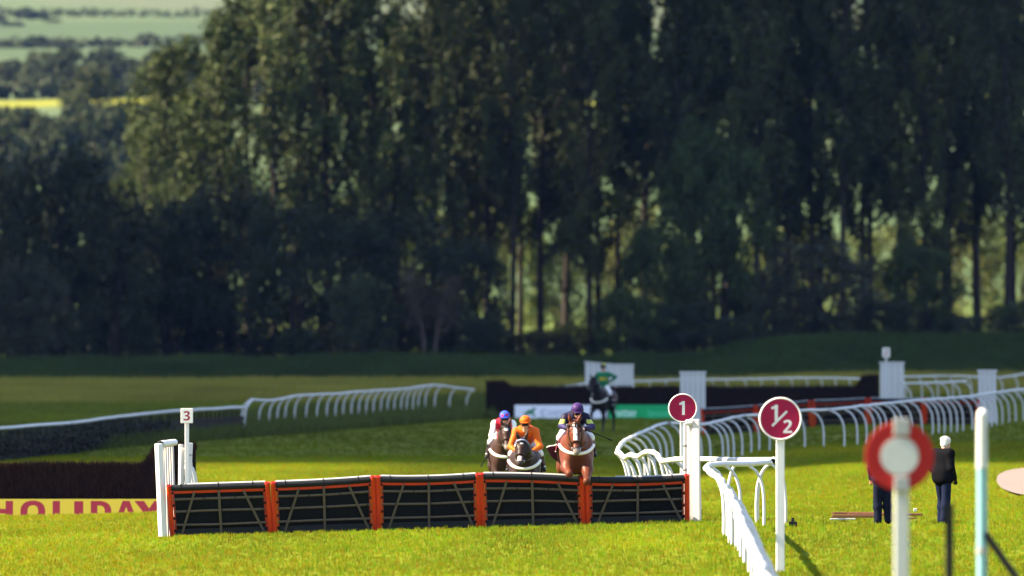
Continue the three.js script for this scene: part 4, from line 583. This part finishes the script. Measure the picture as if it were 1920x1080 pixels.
function person(name, label, group, pos, turn, o) {
  const t = thing(name, label, 'person', pos, turn, group), J = o.j, sk = [], both = [-1, 1];
  const side = (n, s) => J[n + (s < 0 ? 'R' : 'L')] ?? [Math.abs(J[n][0]) * s, J[n][1], J[n][2]];
  const limbs = { torso: [], arms: [], thighs: [], calves: [], feet: [] };
  limbs.torso.push(cap(J.pelvis, J.waist, 0.135, 0.12, 0.06), cap(J.waist, J.chest, 0.12, 0.135, 0.06), cap(side('shoulder', -1), side('shoulder', 1), 0.078, 0.078, 0.08), ...both.map(s => cap([J.pelvis[0] + s * 0.07, J.pelvis[1], J.pelvis[2]], [J.chest[0] + s * 0.07, J.chest[1], J.chest[2]], 0.11, 0.12, 0.05)));
  for (const s of both) { limbs.arms.push(cap(side('shoulder', s), side('elbow', s), 0.062, 0.046, 0.04), cap(side('elbow', s), side('hand', s), 0.046, 0.030, 0.02)); limbs.thighs.push(cap(side('hip', s), side('knee', s), 0.095, 0.062, 0.05)); limbs.calves.push(cap(side('knee', s), V(...side('knee', s)).lerp(V(...side('ankle', s)), 0.35).toArray(), 0.058, 0.058, 0.02), cap(V(...side('knee', s)).lerp(V(...side('ankle', s)), 0.35).toArray(), side('ankle', s), 0.058, 0.036, 0.02)); limbs.feet.push(cap(side('ankle', s), side('toe', s), 0.040, 0.032, 0.02)); }
  const all = Object.values(limbs).flat(), neck = cap(J.chest, J.head, 0.06, 0.052, 0.03), hands = [], q = new THREE.Quaternion();
  const hq = new THREE.Quaternion().setFromEuler(new THREE.Euler(...o.look, 'YXZ'));
  const hm = new THREE.Matrix4().compose(V(...J.head), hq, V(1, 1, 1));
  for (const s of both) { const h = V(...side('hand', s)), dir = h.clone().sub(V(...side('elbow', s))).normalize(); if (o.handDir) dir.lerp(V(...o.handDir), 0.6).normalize(); q.setFromUnitVectors(V(0, 0, 1), dir); hands.push(handGeo.clone().scale(s < 0 ? -1 : 1, 1, 1).applyMatrix4(new THREE.Matrix4().compose(h, q, V(1, 1, 1)))); }
  const thin = all.map(p => ({ ...p, ra: p.ra - 0.012, rb: p.rb - 0.010 }));
  part('body', mergeGeometries([skin([...thin, neck], 0.018, 0.03, () => SK), HEAD.clone().applyMatrix4(hm), ...hands]), skinMat, t);
  const puff = (ps, e, f = e) => ps.map(p => ({ ...p, ra: p.ra + e, rb: p.rb + f }));
  part('jacket', skin([...puff(limbs.torso, o.longTrousers ? 0.028 : 0.010), ...(o.longTrousers ? [cap([J.pelvis[0] - 0.07, J.pelvis[1] + 0.01, J.pelvis[2]], [J.pelvis[0] + 0.07, J.pelvis[1] + 0.01, J.pelvis[2]], 0.155, 0.155, 0.08), cap([J.waist[0] - 0.08, J.waist[1], J.waist[2]], [J.waist[0] + 0.08, J.waist[1], J.waist[2]], 0.15, 0.15, 0.08)] : []), ...puff(limbs.arms, o.longTrousers ? 0.03 : 0.016, o.longTrousers ? 0.026 : 0.014).map((p, i) => i % 2 ? { ...p, b: V(...p.a).lerp(V(...p.b), 0.93).toArray() } : p), ...(o.collar ? [cap(J.chest, V(...J.chest).lerp(V(...J.head), o.collar).toArray(), 0.09, 0.078, 0.03)] : [])], 0.016, 0.03, o.jacket), o.longTrousers ? clothMat : silkMat, t);
  part('trousers', skin([...puff(limbs.thighs, 0.008, o.longTrousers ? 0.026 : 0.006), cap([J.pelvis[0] - 0.06, J.pelvis[1], J.pelvis[2]], [J.pelvis[0] + 0.06, J.pelvis[1], J.pelvis[2]], 0.130, 0.130, 0.04), ...(o.longTrousers ? puff(limbs.calves, 0.026, 0.040) : puff(limbs.calves.filter((_, i) => i % 2 === 0), 0.002))], 0.017, 0.03, o.trousers), o.longTrousers ? clothMat : silkMat, t);
  for (const s of both) part(o.longTrousers ? 'shoe' : 'boot', skin([...(o.longTrousers ? [] : puff(limbs.calves.slice(s < 0 ? 0 : 2, s < 0 ? 2 : 4), 0.007)), ...puff(limbs.feet.slice(s < 0 ? 0 : 1, s < 0 ? 1 : 2), 0.010)], 0.014, 0.02, (x, y, z) => o.boot ?? [0.012, 0.011, 0.011]), bootMat, t);
  const onHead = (name, g, m, parent = t) => part(name, g.applyMatrix4(hm), m, parent);
  if (o.cap) {
    const hel = onHead('helmet', skin([ell([0, 0.050, -0.012], [0.112, 0.105, 0.128], 0.01), ell([0, 0.022, -0.03], [0.108, 0.05, 0.115], 0.02)], 0.008, 0.02, o.cap), silkMat);
    onHead('peak', skin([ell([0, 0.036, 0.105], [0.085, 0.012, 0.05], 0.01)], 0.008, 0.02, (x, y, z) => o.cap(x, 0.02, z)), silkMat, hel); onHead('band', new THREE.TorusGeometry(0.112, 0.008, 6, 28).scale(1, 1.14, 1).rotateX(Math.PI / 2).translate(0, 0.025, -0.012), M.strap, hel);
    onHead('goggles', skin([cap([-0.040, -0.012, 0.092], [0.040, -0.012, 0.092], 0.030, 0.030), cap([0.05, 0.004, 0.07], [0.09, 0.01, 0.0], 0.014, 0.01), cap([-0.05, 0.004, 0.07], [-0.09, 0.01, 0.0], 0.014, 0.01)], 0.008, 0.02), M.eye);
    onHead('chin_strap', tube([[-0.085, 0.0, 0.0], [-0.062, -0.075, 0.035], [0, -0.118, 0.05], [0.062, -0.075, 0.035], [0.085, 0, 0]], 0.009, 16, 5), M.strap);
  } else {
    const hp = [ell([0, 0.045, -0.022], [0.090, 0.092, 0.104], 0.02), ell([0, -0.015, -0.062], [0.080, 0.075, 0.060], 0.03)], strands = []; for (let i = 0; i < 90; i++) { const a = rr(0, 6.283), e = rr(0.1, 1.4), x = Math.cos(a) * Math.cos(e) * 0.09, z = Math.sin(a) * Math.cos(e) * 0.1 - 0.022, y = 0.045 + Math.sin(e) * 0.09; if (z > 0.055 && y < 0.08) continue; strands.push(tube([[x, y, z], [x * 1.16, y * 1.02 + 0.006, z * 1.14 - 0.01], [x * 1.22 + rr(-0.012, 0.012), y - 0.028, z * 1.15 - 0.028]], 0.009, 4, 4, 0.4)); }
    onHead('hair', mergeGeometries([skin(hp, 0.008, 0.02).toNonIndexed(), ...strands.map(g => { g = g.toNonIndexed(); g.deleteAttribute('uv'); g.setAttribute('color', new THREE.Float32BufferAttribute(new Array(g.attributes.position.count * 3).fill(1), 3)); return g; })]), o.hairMat);
  }
  return t;
}
const plain = c => (x, y, z) => { const n = 0.86 + 0.28 * noise(x * 22 + 5, y * 22 + z * 13); return c.map(v => v * n); };
const WHITE = [0.72, 0.71, 0.69];
function whip(label, a, b) { const mid = a.clone().lerp(b, 0.5), A = a.clone().sub(mid), Bv = b.clone().sub(mid), t = thing('whip', label, 'whip', mid, 0, 'jockeys whips'); part('shaft', tube([A, A.clone().lerp(Bv, 0.5), Bv], 0.011, 6, 6), M.strap, t); part('handle', tube([A, A.clone().lerp(Bv, 0.12), A.clone().lerp(Bv, 0.22)], 0.016, 5, 6), M.leather, t); part('flap', tube([A.clone().lerp(Bv, 0.86), A.clone().lerp(Bv, 0.93), Bv], 0.017, 5, 6), M.strap, t); }
const crouch = (o = {}) => ({ pelvis: [0, 1.74, -0.42], waist: [0, 1.79, -0.24], chest: [0, 1.80, 0.04], shoulder: [0.185, 1.79, 0.10], head: [0, 1.935, 0.24], elbow: [0.30, 1.58, 0.26], hand: [0.11, 1.55, 0.48], hip: [0.10, 1.70, -0.40], knee: [0.29, 1.46, 0.02], ankle: [0.33, 1.19, -0.26], toe: [0.37, 1.13, -0.10], ...o });
const GAL = y => [{ j: [[-0.17, 1.08, 0.56], [-0.18, 0.86, 0.62], [-0.17, 0.62, 0.86], [-0.17, 0.34, 0.80], [-0.17, 0.20, 0.82], [-0.17, 0.14, 0.86]] }, { j: [[0.17, 1.08, 0.56], [0.18, 0.86, 0.54], [0.17, 0.50, 0.60], [0.16, 0.20, 0.58], [0.16, 0.09, 0.62], [0.16, 0.05 + y, 0.66]] }, { hind: true, j: [[-0.15, 1.20, -0.66], [-0.19, 0.92, -0.46], [-0.17, 0.55, -0.74], [-0.16, 0.24, -0.62], [-0.16, 0.12, -0.56], [-0.16, 0.05 + y, -0.52]] }, { hind: true, j: [[0.15, 1.20, -0.66], [0.19, 0.92, -0.50], [0.17, 0.60, -0.86], [0.16, 0.30, -0.90], [0.16, 0.16, -0.88], [0.16, 0.07 + y, -0.86]] }];
const JUMP = [{ j: [[-0.17, 1.08, 0.58], [-0.19, 0.90, 0.74], [-0.15, 0.80, 1.02], [-0.15, 0.86, 0.80], [-0.15, 0.84, 0.68], [-0.15, 0.80, 0.64]] }, { j: [[0.17, 1.08, 0.58], [0.19, 0.86, 0.78], [0.17, 0.66, 1.12], [0.17, 0.80, 0.90], [0.17, 0.82, 0.76], [0.17, 0.80, 0.70]] }, { hind: true, j: [[-0.15, 1.20, -0.66], [-0.19, 0.90, -0.62], [-0.17, 0.50, -0.98], [-0.16, 0.18, -1.05], [-0.16, 0.04, -1.02], [-0.16, -0.04, -0.98]] }, { hind: true, j: [[0.15, 1.20, -0.66], [0.19, 0.92, -0.62], [0.17, 0.52, -0.96], [0.16, 0.20, -1.00], [0.16, 0.05, -0.97], [0.16, -0.04, -0.93]] }];
{ // leading chestnut and the jockey in dark purple
  const d = 211.95, p = V(GX(1079, d), 0.09, -d);
  horse('racehorse', 'chestnut horse with white blaze jumping the near hurdle', p, 0.03, { coat: [0.088, 0.022, 0.009], dark: [0.065, 0.018, 0.008], poll: [-0.06, 1.72, 1.02], nose: [-0.02, 1.19, 1.30], legs: JUMP, blaze: [0.03, 0.62, 0.034], paleMuzzle: true, cloth: [0.075, 0.006, 0.014], flap: true, breastY: 1.17, hands: [0.12, 1.55, 0.48], hair: new THREE.MeshPhysicalMaterial({ specularIntensity: 0.3, color: rgb(0.07, 0.02, 0.01), roughness: 0.6 }) });
  const PUR = [0.010, 0.007, 0.024], VIO = [0.034, 0.013, 0.078], YEL = [0.40, 0.44, 0.09];
  person('person', 'jockey in navy silks with yellow armbands and purple cap', 'jockeys', p, 0.03, { j: crouch({ elbowL: [0.30, 1.66, 0.24], handL: [0.14, 1.62, 0.46], elbowR: [-0.27, 1.68, 0.22], handR: [-0.12, 1.62, 0.48], shoulder: [0.185, 1.83, 0.08], chest: [0.01, 1.83, 0.02], head: [0.03, 1.955, 0.22] }), look: [0.45, 0.05, 0], cap: plain(VIO), jacket: (x, y, z) => { const a = Math.abs(x); return a > 0.20 && y > 1.725 && y < 1.80 ? YEL.map(v => v * (0.9 + 0.2 * noise(x * 30, y * 30))) : plain(a > 0.22 && y < 1.73 ? [0.024, 0.018, 0.07] : PUR)(x, y, z); }, trousers: plain(WHITE), boot: [0.012, 0.011, 0.011] });
  whip('thin black whip held out by the purple capped jockey', V(p.x + 0.20, 1.70, p.z + 0.5), V(p.x + 0.68, 1.50, p.z + 0.35));
}
{ // orange jockey on the dark bay
  const d = 229, p = onGround(986, d);
  horse('racehorse', 'dark bay horse with white breast girth under the orange jockey', p, -0.05, { coat: [0.022, 0.011, 0.008], dark: [0.010, 0.007, 0.006], poll: [-0.02, 1.72, 1.08], nose: [-0.06, 1.27, 1.44], legs: GAL(0), snip: true, star: 0.03, cloth: [0.05, 0.008, 0.012], breastY: 1.17, hands: [0.12, 1.55, 0.48], noseband: false, brow: mat('brow', [0.25, 0.27, 0.45], 0.5) });
  const O = [0.50, 0.088, 0.004]; person('person', 'jockey in plain orange silks and orange cap', 'jockeys', p, -0.05, { j: crouch({ elbow: [0.30, 1.60, 0.22], hand: [0.14, 1.50, 0.46], head: [0.0, 2.075, 0.22], chest: [0, 1.90, 0.0], shoulder: [0.19, 1.90, 0.07] }), look: [0.22, 0, 0], cap: (x, y, z) => plain(O)(x * 1.3, y, z), jacket: plain(O), trousers: plain(WHITE) });
}
{ // white and red jockey behind
  const d = 252, p = onGround(944, d);
  horse('racehorse', 'brown horse with small white star galloping behind at left', p, 0.04, { coat: [0.030, 0.014, 0.009], dark: [0.010, 0.007, 0.006], poll: [0.0, 1.80, 1.06], nose: [0.03, 1.34, 1.40], legs: GAL(0), star: 0.045, paleMuzzle: true, cloth: [0.02, 0.008, 0.012], breastY: 1.14, hands: [0.12, 1.55, 0.48] });
  const RED = [0.42, 0.012, 0.035], BLU = [0.030, 0.075, 0.46]; person('person', 'jockey in red and white silks with blue spotted cap', 'jockeys', p, 0.04, { j: crouch({ elbow: [0.27, 1.60, 0.20], hand: [0.12, 1.55, 0.46], head: [0.02, 2.0, 0.22], chest: [0, 1.86, 0.02], shoulder: [0.19, 1.86, 0.09] }), look: [0.25, -0.05, 0], cap: (x, y, z) => [[-0.055, 0.07, 0.1], [0.05, 0.10, 0.09], [0.0, 0.03, -0.1], [0.09, 0.06, -0.02], [-0.095, 0.08, -0.03]].some(([a, b, c]) => Math.hypot(x - a, y - b, z - c) < 0.034) ? [0.40, 0.015, 0.05] : plain(BLU)(x, y, z), jacket: (x, y, z) => Math.abs(x) > 0.185 ? plain(WHITE)(x, y, z) : plain(RED)(x, y, z), trousers: plain(WHITE) });
  whip('short black whip hanging beside the brown horse', V(p.x - 0.30, p.y + 1.24, p.z + 0.3), V(p.x - 0.50, p.y + 0.92, p.z + 0.2));
}
{ // green jockey pulled up beyond
  const d = 428, p = onGround(1131, d), WALK = [{ j: [[-0.17, 1.08, 0.56], [-0.20, 0.86, 0.66], [-0.21, 0.66, 0.92], [-0.22, 0.40, 0.82], [-0.22, 0.30, 0.76], [-0.22, 0.24, 0.74]] }, ...GAL(0).slice(1)];
  horse('racehorse', 'black horse standing before the far fence under a green jockey', p, -0.28, { coat: [0.010, 0.008, 0.008], dark: [0.008, 0.007, 0.007], poll: [-0.12, 1.98, 0.92], nose: [-0.20, 1.60, 1.34], legs: WALK, cloth: [0.05, 0.008, 0.02], breastY: 1.10, hands: [0.10, 1.50, 0.40] });
  const G = [0.008, 0.13, 0.055], Y = [0.55, 0.42, 0.03]; person('person', 'jockey in green silks sitting upright on the black horse', 'jockeys', p, -0.28, { j: { pelvis: [0, 1.70, -0.12], waist: [0, 1.88, -0.11], chest: [0, 2.10, -0.06], shoulder: [0.20, 2.16, -0.06], head: [0, 2.43, 0.0], elbowL: [0.44, 2.06, -0.18], handL: [0.22, 1.86, -0.12], elbowR: [-0.28, 1.88, 0.0], handR: [-0.11, 1.66, 0.28], hip: [0.10, 1.68, -0.10], knee: [0.33, 1.42, 0.18], ankle: [0.36, 1.02, -0.02], toe: [0.40, 0.97, 0.14] }, look: [0.05, 0.1, 0], cap: (x, y, z) => y > 0.09 && x > -0.02 ? [0.45, 0.45, 0.08] : plain([0.010, 0.02, 0.012])(x, y, z), jacket: (x, y, z) => y > 1.92 && y < 2.04 && Math.abs(x) < 0.15 && z > -0.05 && noise(x * 26 + 4, y * 26) > 0.38 ? Y : plain(G)(x, y, z), trousers: plain(WHITE) });
}
// two men on the grass at the right
const stand = (o = {}) => ({ pelvis: [0, 0.92, 0], waist: [0, 1.05, 0], chest: [0, 1.30, 0.0], shoulder: [0.185, 1.39, -0.01], head: [0, 1.60, 0.03], elbow: [0.25, 1.10, -0.04], hand: [0.20, 0.90, 0.12], hip: [0.09, 0.90, 0], knee: [0.10, 0.48, 0.02], ankle: [0.105, 0.08, -0.03], toe: [0.12, 0.035, 0.13], ...o });
const hairMat = (c) => new THREE.MeshPhysicalMaterial({ specularIntensity: 0.3, color: rgb(...c), roughness: 0.6 });
{ const NAVY = [0.010, 0.014, 0.034], JEAN = [0.008, 0.011, 0.027], BLK = [0.0045, 0.0045, 0.0055];
  const a = person('person', 'white haired man in black jacket and blue jeans seen from behind', 'men on the grass', ground(1768, 983), Math.PI - 0.75, { j: stand({ chest: [0, 1.28, 0.03], head: [0, 1.585, 0.09], kneeL: [0.11, 0.48, 0.10], ankleL: [0.12, 0.08, 0.08], toeL: [0.13, 0.035, 0.24], kneeR: [-0.10, 0.49, -0.02], ankleR: [-0.105, 0.08, -0.10], toeR: [-0.12, 0.035, 0.06] }), look: [0.2, 0.1, 0], longTrousers: true, jacket: (x, y, z) => plain(BLK)(x, y, z), trousers: plain(JEAN), hairMat: hairMat([0.62, 0.60, 0.56]), collar: 0.45 }); a.scale.setScalar(0.93);
  const b = person('person', 'man in dark clothes half hidden behind the red ring', 'men on the grass', ground(1655, 983), Math.PI + 0.25, { j: stand({ head: [0, 1.60, 0.05] }), look: [0.25, 0, 0], longTrousers: true, jacket: plain(NAVY), trousers: plain([0.008, 0.010, 0.020]), hairMat: hairMat([0.06, 0.05, 0.04]), collar: 0.3 }); b.scale.setScalar(0.93); }
shade(scene);
renderer.render(scene, camera);
